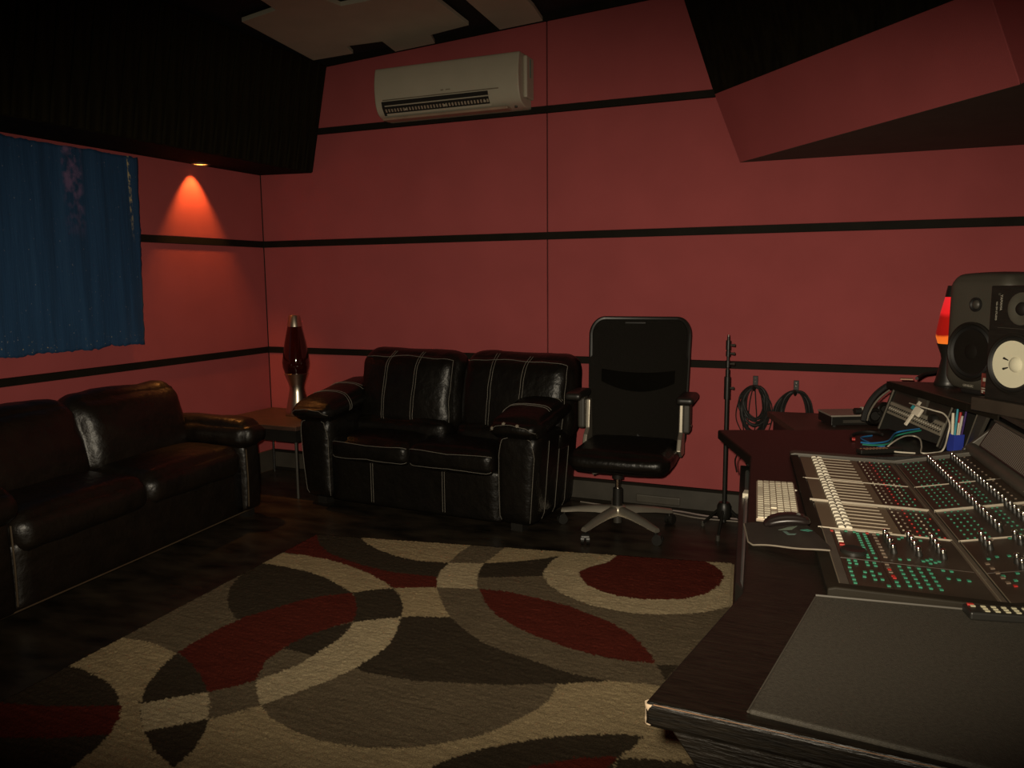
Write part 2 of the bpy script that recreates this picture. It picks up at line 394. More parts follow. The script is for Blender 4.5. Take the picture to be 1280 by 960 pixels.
    paint([(704, 692), (690, 701), (681, 711), (679, 720), (685, 730), (700, 741), (720, 750), (740, 757), (765, 762), (795, 767), (820, 768), (863, 767), (888, 764), (911, 758), (990, 735), (960, 700), (918, 700), (880, 698), (777, 690)], L)
    paint([(704, 692), (690, 701), (681, 712), (724, 713), (736, 708), (745, 703), (777, 690)], tuple(.5*(x+y) for x, y in zip(B, L)))
    paint([(777, 690), (759, 703), (736, 709), (724, 714), (724, 720), (734, 731), (753, 740), (774, 745), (797, 748.5), (826, 749.5), (857, 748.5), (882, 742), (899, 732), (905, 722), (903, 715), (895, 708), (883, 702), (870, 696)], R)
    paint([(561, 703.5), (605, 704), (598, 715), (596, 727), (597, 736.5), (547, 734.5), (546, 725), (550, 715)], L)
    paint([(599, 736), (632, 739), (670, 747), (710, 757), (735, 767), (760, 776), (785, 790), (802, 805), (815, 819), (819, 829), (782, 826), (745, 819), (710, 810), (670, 795), (645, 784), (622, 770), (607, 754)], R)
    paint([(492, 735), (546, 734), (549, 745), (555, 760), (563, 771.5), (502, 772), (504, 757), (500, 745)], B)
    paint([(441, 741), (465, 737), (491, 735.5), (500, 745), (504, 757), (502, 772), (472, 774), (441, 779), (446, 760), (444, 747)], D)
    paint([(501, 771), (520, 770.5), (563, 771.5), (585, 790), (605, 804), (635, 816), (670, 827), (705, 839), (735, 846), (760, 851), (727, 853), (700, 855), (670, 855), (645, 856), (595, 855), (545, 852), (520, 851), (490, 846), (460, 841), (442, 836), (457, 827), (475, 815), (487, 805), (497, 787)], D)
    paint([(441, 778), (472, 774), *crescent_out, (321, 865), (320, 850), (345, 842), (375, 830), (400, 814), (422, 800), (437, 786)], L)
    paint([(520, 968), (539, 959), (570, 946), (602, 936), (640, 929), (675, 923), (715, 919), (750, 918), (782, 918), (804, 921), (790, 935), (774, 947), (760, 970), (740, 1000), (560, 1010)], D)
    paint([(640, 968), (660, 959), (695, 952), (732, 947), (773, 945), (764, 956), (752, 975), (700, 1000)], R)
    paint([(774, 948), (807, 949), (840, 951), (900, 960), (900, 1000), (760, 980)], D)
    paint([(821, 831), (850, 831), (832, 850)], D)
    zz = np.full(len(X), z); edge = (s.reshape(-1) < .004) | (s.reshape(-1) > .996) | (t.reshape(-1) < .003); zz[edge] = FL + .001
    zz += np.where(edge, 0, rng.normal(0, .0012, len(X)))
    verts = np.column_stack([X, zz])
    idx = np.arange((nx+1)*(ny+1)).reshape(ny+1, nx+1)
    F = np.stack([idx[:-1, :-1], idx[1:, :-1], idx[1:, 1:], idx[:-1, 1:]], -1).reshape(-1, 4)
    me = bpy.data.meshes.new('area_rug'); me.vertices.add(len(verts)); me.vertices.foreach_set('co', verts.ravel())
    me.loops.add(F.size); me.loops.foreach_set('vertex_index', F.ravel()); me.polygons.add(len(F))
    me.polygons.foreach_set('loop_start', np.arange(0, F.size, 4)); me.update(calc_edges=True); me.validate()
    at = me.color_attributes.new('weave', 'FLOAT_COLOR', 'POINT'); at.data.foreach_set('color', np.column_stack([col, np.ones(len(col))]).ravel())
    m = bpy.data.materials.new('rug_pile'); m.use_nodes = True; nt = m.node_tree; bs = nt.nodes['Principled BSDF']
    bs.inputs['Roughness'].default_value = .95; bs.inputs['Specular IOR Level'].default_value = .1
    ca = nt.nodes.new('ShaderNodeVertexColor'); ca.layer_name = 'weave'
    tc = nt.nodes.new('ShaderNodeTexCoord'); mp = nt.nodes.new('ShaderNodeMapping'); mp.inputs['Scale'].default_value = (6, 60, 1); mp.inputs['Rotation'].default_value = (0, 0, .12)
    n1 = nt.nodes.new('ShaderNodeTexNoise'); n1.inputs['Scale'].default_value = 1; n1.inputs['Detail'].default_value = 8; n1.inputs['Roughness'].default_value = .75
    r1 = nt.nodes.new('ShaderNodeMapRange'); r1.inputs[1].default_value = .3; r1.inputs[2].default_value = .7; r1.inputs[3].default_value = .62; r1.inputs[4].default_value = 1.3
    n2 = nt.nodes.new('ShaderNodeTexNoise'); n2.inputs['Scale'].default_value = 260; n2.inputs['Detail'].default_value = 2
    r2 = nt.nodes.new('ShaderNodeMapRange'); r2.inputs[1].default_value = .3; r2.inputs[2].default_value = .7; r2.inputs[3].default_value = .65; r2.inputs[4].default_value = 1.3
    mu = nt.nodes.new('ShaderNodeMath'); mu.operation = 'MULTIPLY'; mx = nt.nodes.new('ShaderNodeVectorMath'); mx.operation = 'SCALE'
    lk = nt.links.new
    lk(tc.outputs['Object'], mp.inputs[0]); lk(mp.outputs[0], n1.inputs['Vector']); lk(tc.outputs['Object'], n2.inputs['Vector'])
    lk(n1.outputs['Fac'], r1.inputs[0]); lk(n2.outputs['Fac'], r2.inputs[0]); lk(r1.outputs[0], mu.inputs[0]); lk(r2.outputs[0], mu.inputs[1])
    lk(ca.outputs[0], mx.inputs[0]); lk(mu.outputs[0], mx.inputs['Scale']); lk(mx.outputs[0], bs.inputs['Base Color'])
    bpn = nt.nodes.new('ShaderNodeBump'); bpn.inputs['Strength'].default_value = .6; bpn.inputs['Distance'].default_value = .004
    lk(n2.outputs['Fac'], bpn.inputs['Height']); lk(bpn.outputs[0], bs.inputs['Normal'])
    me.materials.append(m); o = bpy.data.objects.new('area_rug', me); COL.objects.link(o)
    tag(o, 'large rug of overlapping beige, taupe, charcoal and red rings on the dark floor', 'rug')
rug()

# ================================================================== WALL THINGS
# --- air conditioner
M_ACW = mat('ac_cream', (.40, .36, .275), .4, var=.03)
def aircon():
    x0, x1, zt, zb, d = 1.10, 2.085, 2.74, 2.435, .205
    t = thing('air_conditioner', 'cream white split air conditioner mounted high on the red back wall', 'air conditioner', ((x0+x1)/2, -.001, zb))
    L = (x1-x0)/2
    prof = [(0, .0), (-.10, .0), (-.155, .018), (-.185, .055), (-.20, .11), (-.205, .20), (-.19, .285), (-.175, .30), (0, .305)]
    pr = spline([(0, p[0], p[1]) for p in prof[1:8]], 4)
    pts = [Vector((0, 0, 0))] + pr + [Vector((0, 0, .305))]
    b = NB(); prism(b, [(-L, p.y, p.z) for p in pts], (2*L, 0, 0)); obj('casing', b, M_ACW, t, smooth=True, bevel=.006, angle=35)
    b = NB(); bbox(b, (L-.002, -.125, .05), (L+.022, -.01, .29)); obj('end_cap', b, M_ACW, t, bevel=.008)
    b = NB(); bbox(b, (L+.018, -.075, .17), (L+.0235, -.064, .275)); obj('label_strip', b, mat('teal_sticker', (.05, .20, .17), .5), t)
    # front joint line and open outlet with vanes
    b = NB(); bbox(b, (-L+.06, -.2045, .098), (L-.13, -.199, .1035)); obj('panel_joint', b, mat('joint_shadow', (.16, .13, .09), .7), t)
    b = NB(); prism(b, [(-L+.05, -.2035, .092), (-L+.05, -.1925, .055), (-L+.05, -.163, .014), (-L+.05, -.130, .03), (-L+.05, -.160, .092)], (2*L-.25, 0, 0)); obj('outlet', b, M_BLACKWALL, t)
    b = NB()
    for i in range(34): box(b, (-L+.075+i*.0213, -.1835, .040), (.010, .004, .020), Matrix.Rotation(math.radians(38), 3, 'X'))
    f = obj('vane', b, mat('vane_beige', (.32, .26, .19), .5), t); f['kind'] = 'stuff'
    for (ya, za, w_) in ((-.1955, .0655, .007), (-.1665, .0185, .014)):
        b = NB(); box(b, (-.10+.04, ya, za), (2*L-.26, .004, w_), Matrix.Rotation(math.radians(38), 3, 'X')); obj('louvre_flap', b, M_ACW, t, bevel=.001)
    b = NB(); bbox(b, (-L+.03, -.16, -.012), (L-.09, -.09, .004)); obj('drip_tray', b, mat('ac_under', (.30, .20, .14), .5), t, bevel=.004)
    for i in (-.25, .02, .29):
        b = NB(); box(b, (i-.02, -.190, .035), (.012, .014, .010)); obj('clip', b, M_ACW, t)
    text_obj('badge', 'A\u2022CON', .014, mat('badge_grey', (.20, .17, .12), .5), t, frame_m((-.02, -.2058, .125), (1, 0, 0), (0, 0, 1))) if False else None
    b = NB(); box(b, (-.01, -.2048, .124), (.018, .002, .008)); box(b, (.03, -.2048, .124), (.030, .002, .006)); obj('badge', b, mat('badge_grey', (.20, .17, .12), .5), t)
    b = NB(); cyl(b, (L-.05, -.12, -.004), (L-.05, -.12, .012), .009); obj('screw_cap', b, M_DKPLAST, t)
aircon()
# --- blue cloth hanging on the left wall
def hanging():
    y0, y1, zt, zb = -1.085, -3.35, 2.145, 1.05
    ny, nz = 150, 60; b = NB(); G_ = []
    for i in range(ny+1):
        row = []
        for j in range(nz+1):
            s = i/ny; tt = j/nz; y = y0 + (y1-y0)*s
            jt = .012*noise.noise((y*9, 0, 3))+.008*noise.noise((y*40, 1, 3)); jb = .02*noise.noise((y*7, 5, 1))+.012*noise.noise((y*35, 2, 9))
            js = .012*noise.noise((0, tt*9, 4)) + .006*noise.noise((0, tt*40, 4)) - .04*tt
            z = zt+.012*s+jt + (zb-.012*s+jb-zt-jt-.012*s)*tt
            yy = y + js*max(0, 1-s*8)
            x = .012 + .003*noise.noise((y*14, z*.5, 0)) + .0015*noise.noise((y*45, z*1.5, 2)) + .001*noise.noise((y*90, z*25, 2))
            row.append(b.verts.new((max(x, .004), yy, z)))
        G_.append(row)
    for i in range(ny):
        for j in range(nz): b.faces.new((G_[i][j], G_[i+1][j], G_[i+1][j+1], G_[i][j+1]))
    m = bpy.data.materials.new('blue_crushed_cloth'); m.use_nodes = True; nt = m.node_tree; bs = nt.nodes['Principled BSDF']; lk = nt.links.new
    bs.inputs['Roughness'].default_value = .75; bs.inputs['Specular IOR Level'].default_value = .25
    tc = nt.nodes.new('ShaderNodeTexCoord')
    def nz_(scale, mscale, det=5):
        mp = nt.nodes.new('ShaderNodeMapping'); mp.inputs['Scale'].default_value = mscale; n = nt.nodes.new('ShaderNodeTexNoise')
        n.inputs['Scale'].default_value = scale; n.inputs['Detail'].default_value = det; lk(tc.outputs['Object'], mp.inputs[0]); lk(mp.outputs[0], n.inputs['Vector']); return n
    def ramp(n, st):
        r = nt.nodes.new('ShaderNodeValToRGB'); el = r.color_ramp.elements
        while len(el) < len(st): el.new(.5)
        for e_, (p, c) in zip(el, st): e_.position = p; e_.color = (*c, 1)
        lk(n.outputs['Fac'], r.inputs[0]); return r
    def mix(a, b_, f):
        mx = nt.nodes.new('ShaderNodeMix'); mx.data_type = 'RGBA'; lk(f, mx.inputs[0]); lk(a, mx.inputs[6])
        if isinstance(b_, tuple): mx.inputs[7].default_value = (*b_, 1)
        else: lk(b_, mx.inputs[7])
        return mx.outputs[2]
    base = ramp(nz_(1, (1, 16, .9)), [(.25, (.012, .036, .080)), (.5, (.017, .058, .135)), (.7, (.024, .075, .165))]).outputs[0]
    # one purple woven band with pale flecks and one yellow frayed line
    sep = nt.nodes.new('ShaderNodeSeparateXYZ'); lk(tc.outputs['Object'], sep.inputs[0])
    def band(c, w_):
        s1 = nt.nodes.new('ShaderNodeMath'); s1.operation = 'SUBTRACT'; lk(sep.outputs[1], s1.inputs[0]); s1.inputs[1].default_value = c
        s2 = nt.nodes.new('ShaderNodeMath'); s2.operation = 'ABSOLUTE'; lk(s1.outputs[0], s2.inputs[0])
        s3 = nt.nodes.new('ShaderNodeMapRange'); s3.inputs[1].default_value = w_*.6; s3.inputs[2].default_value = w_; s3.inputs[3].default_value = 1; s3.inputs[4].default_value = 0
        lk(s2.outputs[0], s3.inputs[0]); return s3.outputs[0]
    def mul(a, b_):
        q = nt.nodes.new('ShaderNodeMath'); q.operation = 'MULTIPLY'; lk(a, q.inputs[0]); lk(b_, q.inputs[1]); return q.outputs[0]
    up = nt.nodes.new('ShaderNodeMapRange'); up.inputs[1].default_value = 1.65; up.inputs[2].default_value = 2.0; lk(sep.outputs[2], up.inputs[0])
    fl = ramp(nz_(22, (1, 1, .8), 8), [(.42, (0, 0, 0)), (.62, (1, 1, 1))]).outputs[0]
    base = mix(base, (.16, .11, .22), mul(mul(band(-1.53, .07), up.outputs[0]), fl))
    fl2 = ramp(nz_(70, (1, 1, .5), 4), [(.45, (0, 0, 0)), (.6, (1, 1, 1))]).outputs[0]
    base = mix(base, (.50, .42, .22), mul(mul(band(-1.155, .011), up.outputs[0]), fl2))
    lo = nt.nodes.new('ShaderNodeMapRange'); lo.inputs[1].default_value = 1.16; lo.inputs[2].default_value = 1.06; lk(sep.outputs[2], lo.inputs[0])
    fl3 = ramp(nz_(60, (1, 1, 1), 3), [(.66, (0, 0, 0)), (.74, (1, 1, 1))]).outputs[0]
    base = mix(base, (.45, .38, .20), mul(lo.outputs[0], fl3))
    fl4 = ramp(nz_(90, (1, 1, 1), 2), [(.72, (0, 0, 0)), (.78, (1, 1, 1))]).outputs[0]
    base = mix(base, (.30, .30, .32), fl4)
    lk(base, bs.inputs['Base Color'])
    bmp = nt.nodes.new('ShaderNodeBump'); bmp.inputs['Strength'].default_value = .22; bmp.inputs['Distance'].default_value = .01
    lk(nz_(3, (1, 30, 2)).outputs['Fac'], bmp.inputs['Height']); lk(bmp.outputs[0], bs.inputs['Normal'])
    o = obj('wall_hanging', b, m, smooth=True, angle=180)
    md = o.modifiers.new('thick', 'SOLIDIFY'); md.thickness = .004; md.offset = -1
    tag(o, 'deep blue streaked cloth with ragged edges hanging on the left wall', 'wall hanging')
hanging()
# --- recessed red lamp in the soffit
dl = thing('downlight', 'small recessed lamp in the soffit casting a red cone on the left wall', 'lamp', (pl_x, pl_y, 2.160))
b = NB(); lathe(b, [(.046, .0), (.060, .0), (.060, -.006), (.048, -.008), (.045, -.002), (.046, .0)], 28, None, False); obj('ring', b, M_DKPLAST, dl, smooth=True)
b = NB(); lathe(b, [(.047, .0), (.048, .19), (0, .19)], 24, None, False); obj('can', b, M_BATTEN, dl, smooth=True)
b = NB(); lathe(b, [(0, .125), (.026, .125), (.024, .110), (.014, .094), (0, .090)], 20); obj('bulb', b, mat('red_lamp_glass', (.6, .08, .02), .3, emit=(1, .2, .04), estr=1.0), dl, smooth=True)
spot('downlight_beam', (pl_x, pl_y, 2.240), (-.0, 0, -1), 52, 70, .45, (1, .36, .075), .018)
# --- cable coils on wall hooks
def coil(px, hy, label, n, rx, rz, seed, cut=False):
    random.seed(seed); h = YP(px, hy, -.02)
    t = thing('cable_coil', label, 'cable', (h.x, -.03, h.z), 0, 'black cables hanging on the back wall')
    for i in range(n):
        a, c = rx*random.uniform(.72, 1.08), rz*random.uniform(.72, 1.1); dx = random.uniform(-.012, .012); ph = random.uniform(0, 6)
        pts = [(dx+a*math.sin(q)*(1+.05*math.sin(3*q+ph)), -.012-.022*(i/n)-.008*math.sin(q*2+ph), -c+c*math.cos(q)-.0085+.006*math.sin(2*q)) for q in [2*math.pi*j/40 for j in range(40)]]
        b = NB(); tube(b, pts, .0055, 6, closed=True); obj('loop', b, M_RUBBER, t, smooth=True)
    return t, h
def hook(px, hy, label):
    h = YP(px, hy, -.02); t = thing('wall_hook', label, 'hook', (h.x, -.001, h.z), 0, 'wall hooks')
    b = NB(); bbox(b, (-.014, -.010, -.03), (.014, 0, .045)); obj('plate', b, M_RUBBER, t, bevel=.002)
    b = NB(); tube(b, spline([(0, -.008, -.012), (0, -.04, -.026), (0, -.085, -.024), (0, -.105, .0)], 5), .007, 8); obj('peg', b, M_PLAST, t, smooth=True)
    for z in (.032, .012):
        b = NB(); cyl(b, (0, -.012, z), (0, -.009, z), .004, seg=8); obj('screw', b, M_CHROME, t)
hook(944, 480, 'black metal wall hook holding the left cable coil beside the mic stand')
hook(995, 486, 'black metal wall hook holding the right cable coil above the low cabinet')
t, h = coil(944, 480, 'looped black cables with dangling ends on the left wall hook', 18, .072, .125, 3)
random.seed(11)
for i, (dx, lz) in enumerate(((-.075, .30), (-.05, .33), (-.02, .28), (.01, .31), (.05, .33), (.075, .22), (.085, .30))):
    x0 = dx*.5
    pts = spline([(x0, -.03, -.03), (dx*1.1, -.035, -.10), (dx*1.25+.01*math.sin(i*3), -.03, -.20), (dx*.8+.015*math.cos(i*5), -.03, -lz)], 7)
    b = NB(); tube(b, pts, .0033, 6); en = obj('loose_end', b, M_RUBBER, t, smooth=True)
    if i in (1, 4, 6):
        e0 = pts[-1]; b = NB(); cyl(b, e0, e0+Vector((.004, 0, -.05)), .0085, .0085, 10); obj('plug', b, M_CHROME if i != 6 else M_DKPLAST, en)
t, h = coil(995, 486, 'rounder black cable coil on the right wall hook above the low cabinet', 18, .095, .15, 8)

# ================================================================== LEATHER SEATING
def seams(parent, items):
    for f in items:
        b = NB(); f(b); obj('stitch_line', b, M_THREAD, parent, smooth=True)
def left_sofa():
    ox, oy = .703, -.948; L = 1.88; ax = Vector((.085, -.9964, 0))
    t = thing('leather_sofa', 'dark brown-black leather two-cushion sofa along the left wall under the blue hanging', 'sofa', (ox+ax.x*L, oy+ax.y*L, FL), math.atan2(.9964, -.085))
    ML = M_LEATHER2; A0, A1 = .24, L-.19; D = .66
    # base; the highlight along its bottom edge is put in as a pale tube
    b = NB(); RB(((A0+A1)/2, .33, .19), ((A1-A0)/2+.02, .32, .15), .02, (0, .01, 0)).add(b, 10); base = obj('base', b, ML, t, smooth=True, angle=180)
    b = NB(); tube(b, [(A0-.2, .012, .05), ((A0+A1)/2, .006, .05), (A1+.15, .012, .05)], .004, 6); obj('base_highlight', b, mat('edge_highlight', (.07, .05, .03), .35), base, smooth=True)
    for x in (.1, L-.08):
        for y in (.06, .60):
            b = NB(); bbox(b, (x-.03, y-.03, 0), (x+.03, y+.03, .05)); obj('foot', b, M_PLAST, t)
    W = (A1-A0)/2
    for i in range(2):
        c = A0 + W*(i+.5)
        r_ = RB((c, .27, .36), (W/2+.004, .29, .085), .07, (.0, .02, .035), .006, 6, seed=i); b = NB(); r_.add(b, 16); obj('seat_cushion', b, ML, t, smooth=True, angle=180)
        def sh(o): return Vector((o.x, o.y + .12*(o.z/.5), o.z))
        r_ = RB((c+.005, .47, .60), (W/2+.012, .11, .215), .10, (.0, .05, .01), .014, 5, shear=sh, seed=i+4); b = NB(); r_.add(b, 18); obj('back_cushion', b, ML, t, smooth=True, angle=180)
    b = NB(); RB((L/2, D-.07, .42), (L/2-.06, .06, .36), .05, nz=.004).add(b, 10); obj('backrest', b, ML, t, smooth=True, angle=180)
    for x0, x1, s in ((0, A0, 1), (A1, L, 2)):
        c, h_ = (x0+x1)/2, (x1-x0)/2
        b = NB(); RB((c, .33, .25), (h_-.015, .33, .21), .03, (.01, .02, 0), .003).add(b, 12); arm = obj('armrest', b, ML, t, smooth=True, angle=180)
        r_ = RB((c, .31, .50), (h_+.012, .35, .075), .07, (.01, .03, .03), .008, 7, seed=s); b = NB(); r_.add(b, 16); obj('arm_pad', b, ML, arm, smooth=True, angle=180)
        b = NB(); xs = x0+.035 if s == 2 else x1-.03
        tube(b, [(xs, -.012, .08), (xs, -.016, .25), (xs, -.012, .42)], .004, 6); obj('seam', b, mat('edge_highlight', (.07, .05, .03), .35), arm, smooth=True)  # seam coloured pale to carry the highlight on the arm edge
left_sofa()
def loveseat():
    t = thing('leather_loveseat', 'black leather loveseat with pale contrast stitching against the back wall', 'sofa', (.812, -.69, FL), math.radians(-3.2))
    L = 1.56; D = .64; A0, A1 = .225, 1.345
    ML = M_LEATHER
    b = NB(); RB(((A0+A1)/2, .33, .185), ((A1-A0)/2+.03, .31, .15), .02).add(b, 10); base = obj('base', b, ML, t, smooth=True, angle=180)
    seams(base, [lambda b, x=x: tube(b, [(x, .0175, .06), (x, .0165, .2), (x, .0175, .32)], .0014, 5) for x in (.50, .515, 1.00, 1.015)])
    for x in (.1, L-.1):
        for y in (.08, .56):
            b = NB(); bbox(b, (x-.035, y-.035, 0), (x+.035, y+.035, .05)); obj('foot', b, M_PLAST, t)
    W = (A1-A0)/2
    for i in range(2):
        c = A0 + W*(i+.5)
        r_ = RB((c, .245, .375), (W/2+.002, .265, .065), .045, (.0, .018, .03), .004, 6, seed=i); b = NB(); r_.add(b, 16); cu = obj('seat_cushion', b, ML, t, smooth=True, angle=180)
        seams(cu, [lambda b, z=z: r_.seam(b, [(-.98, -.95, z), (0, -1, z), (.98, -.95, z)], .0016, 14) for z in (.62, -.72)])
    for i in range(2):
        c = (.145+.76*(.5+i)); hw = .375
        def sh(o): return Vector((o.x, o.y + .10*(o.z/.5), o.z))
        r_ = RB((c, .47, .695), (hw, .115, .255), .11, (.0, .055, .0), .012, 5, shear=sh, seed=i+9); b = NB(); r_.add(b, 20); cu = obj('back_cushion', b, ML, t, smooth=True, angle=180)
        seams(cu, [lambda b, x=x: r_.seam(b, [(x, -1, -.75), (x*.97, -1, 0), (x, -1, .93), (x, -.6, 1)], .0015, 12, off=.002) for x in ((-.30, -.345, .25, .295) if i == 0 else (-.33, -.375, .21, .255))])
        seams(cu, [lambda b: r_.seam(b, [(-.93, -1, .86), (0, -1, .93), (.93, -1, .86), (.93, -1, .0), (.9, -1, -.8)], .0016, 14, off=.002)])
        r_ = RB((c, .36, .47), (hw*.93, .10, .06), .05, (0, .02, .02), .010, 7, seed=i+20); b = NB(); r_.add(b, 12); obj('lumbar_roll', b, ML, t, smooth=True, angle=180)
    b = NB(); RB((L/2, D-.075, .45), (L/2-.1, .06, .40), .05, nz=.003).add(b, 10); obj('backrest', b, ML, t, smooth=True, angle=180)
    for x0, x1, s in ((-.015, A0, -1), (A1, L+.03, 1)):
        c, h_ = (x0+x1)/2, (x1-x0)/2
        def shf(o, s=s): return Vector((o.x + s*(.035*(o.z+.22)/.44 if s*o.x > 0 else 0), o.y, o.z))
        pnl = RB((c, .30, .30), (h_-.006, .30, .26), .06, (.0, .012, .0), .002, shear=shf); b = NB(); pnl.add(b, 14); arm = obj('armrest', b, ML, t, smooth=True, angle=180)
        def shp(o): return Vector((o.x, o.y, o.z + .10*max(0, (o.y+.28)/.6)))
        pad = RB((c+s*.012, .29, .588), (h_+.03, .325, .048), .046, (.015, .035, .035), .007, 7, shear=shp, seed=30+s); b = NB(); pad.add(b, 18); po = obj('arm_pad', b, ML, arm, smooth=True, angle=180)
        seams(po, [lambda b, y=y: pad.seam(b, [(-s*1, y, -.7), (-s*.85, y, 1), (0, y, 1), (s*.9, y, 1)], .0015, 10, off=.002) for y in (-.42, -.36, .12, .18)])
        seams(po, [lambda b: pad.seam(b, [(-.95, -1, -.35), (-.6, -1, .35), (0, -1, .55), (.6, -1, .35), (.95, -1, -.35)], .0015, 10, off=.002)])
        seams(arm, [lambda b: pnl.seam(b, [(-.86, -1, -.97), (-.86, -1, .5), (-.6, -1, .86), (0, -1, .97), (.6, -1, .86), (.86, -1, .5), (.86, -1, -.97)], .0015, 10, off=.002)])
        seams(arm, [lambda b, y=y: pnl.seam(b, [(s*1, y, -.95), (s*1, y, .80)], .0015, 10, off=.002) for y in (-.55, -.05, .42)])
        if s > 0:   # worn patches on the near arm
            for (px, pz) in ((-.3, .62), (.25, .55), (-.75, .1)):
                b = NB(); q = pad.pt((px, -1, pz), .001)
                cyl(b, q+Vector((0, .003, 0)), q+Vector((.002, -.003, .001)), .012, .008, 7)
                obj('worn_patch', b, mat('worn_leather', (.16, .13, .09), .6), po, smooth=True)
loveseat()
# ================================================================== SIDE TABLE + LAVA LAMPS
def side_table():
    z = .5-FL; a, b_ = .70, .62
    t = thing('side_table', 'square dark brown side table in the corner between the two sofas', 'table', (.37, -.345, FL), math.radians(-1))
    b = NB(); bbox(b, (-.34, -.29, z-.028), (.36, .30, z)); obj('tabletop', b, M_TABLE, t, bevel=.004)
    b = NB(); bbox(b, (-.32, -.275, z-.105), (.345, -.255, z-.028)); bbox(b, (-.32, .255, z-.105), (.345, .275, z-.028)); bbox(b, (.325, -.255, z-.105), (.345, .255, z-.028)); bbox(b, (-.32, -.255, z-.105), (-.30, .255, z-.028)); obj('apron', b, M_PLAST, t)
    for x in (-.31, .335):
        for y in (-.265, .265):
            b = NB(); cyl(b, (x, y, 0), (x, y, z-.03), .009, seg=12); obj('leg', b, M_DKPLAST if y < 0 else M_PLAST, t, smooth=True)
side_table()
def lava_lamp(px, pb, dist_pt, H, label, base_m, globe_m, cap_m, wax):
    t = thing('lava_lamp', label, 'lamp', dist_pt, 0)
    k = H/.68
    P = lambda q: [(r*k, z*k) for r, z in q]
    b = NB(); lathe(b, P([(0, 0), (.085, 0), (.088, .006), (.080, .03), (.055, .15), (.050, .185), (.056, .215), (.082, .285), (.080, .287), (0, .287)]), 40); obj('base', b, base_m, t, smooth=True, angle=50)
    b = NB(); lathe(b, P([(0, .285), (.076, .285), (.090, .33), (.092, .36), (.086, .40), (.070, .50), (.047, .605), (.045, .612), (0, .612)]), 40); g = obj('globe', b, globe_m, t, smooth=True, angle=50)
    b = NB(); lathe(b, P([(.047, .604), (.049, .604), (.037, .675), (.034, .68), (0, .68)]), 32); obj('cap', b, cap_m, t, smooth=True, angle=40)
    for (r, z, h_, m_) in wax:
        b = NB(); lathe(b, P([(0, z-h_)] + [(r*math.cos(a), z+h_*math.sin(a)) for a in [math.pi*(i/8-.5) for i in range(1, 8)]] + [(0, z+h_)]), 20); obj('wax', b, m_, g, smooth=True, angle=180)
    return t
M_GL = mat('dark_red_liquid', (.022, .0028, .0018), .06, var=.3, scale=5, spec=.6, coat=.6)
pt = YP(372.5, 508, -.24)
lava_lamp(0, 0, (pt.x, -.24, .5008), .685, 'tall silver lava lamp with unlit dark red liquid on the corner side table', M_BRUSHED, M_GL, M_BRUSHED, [])

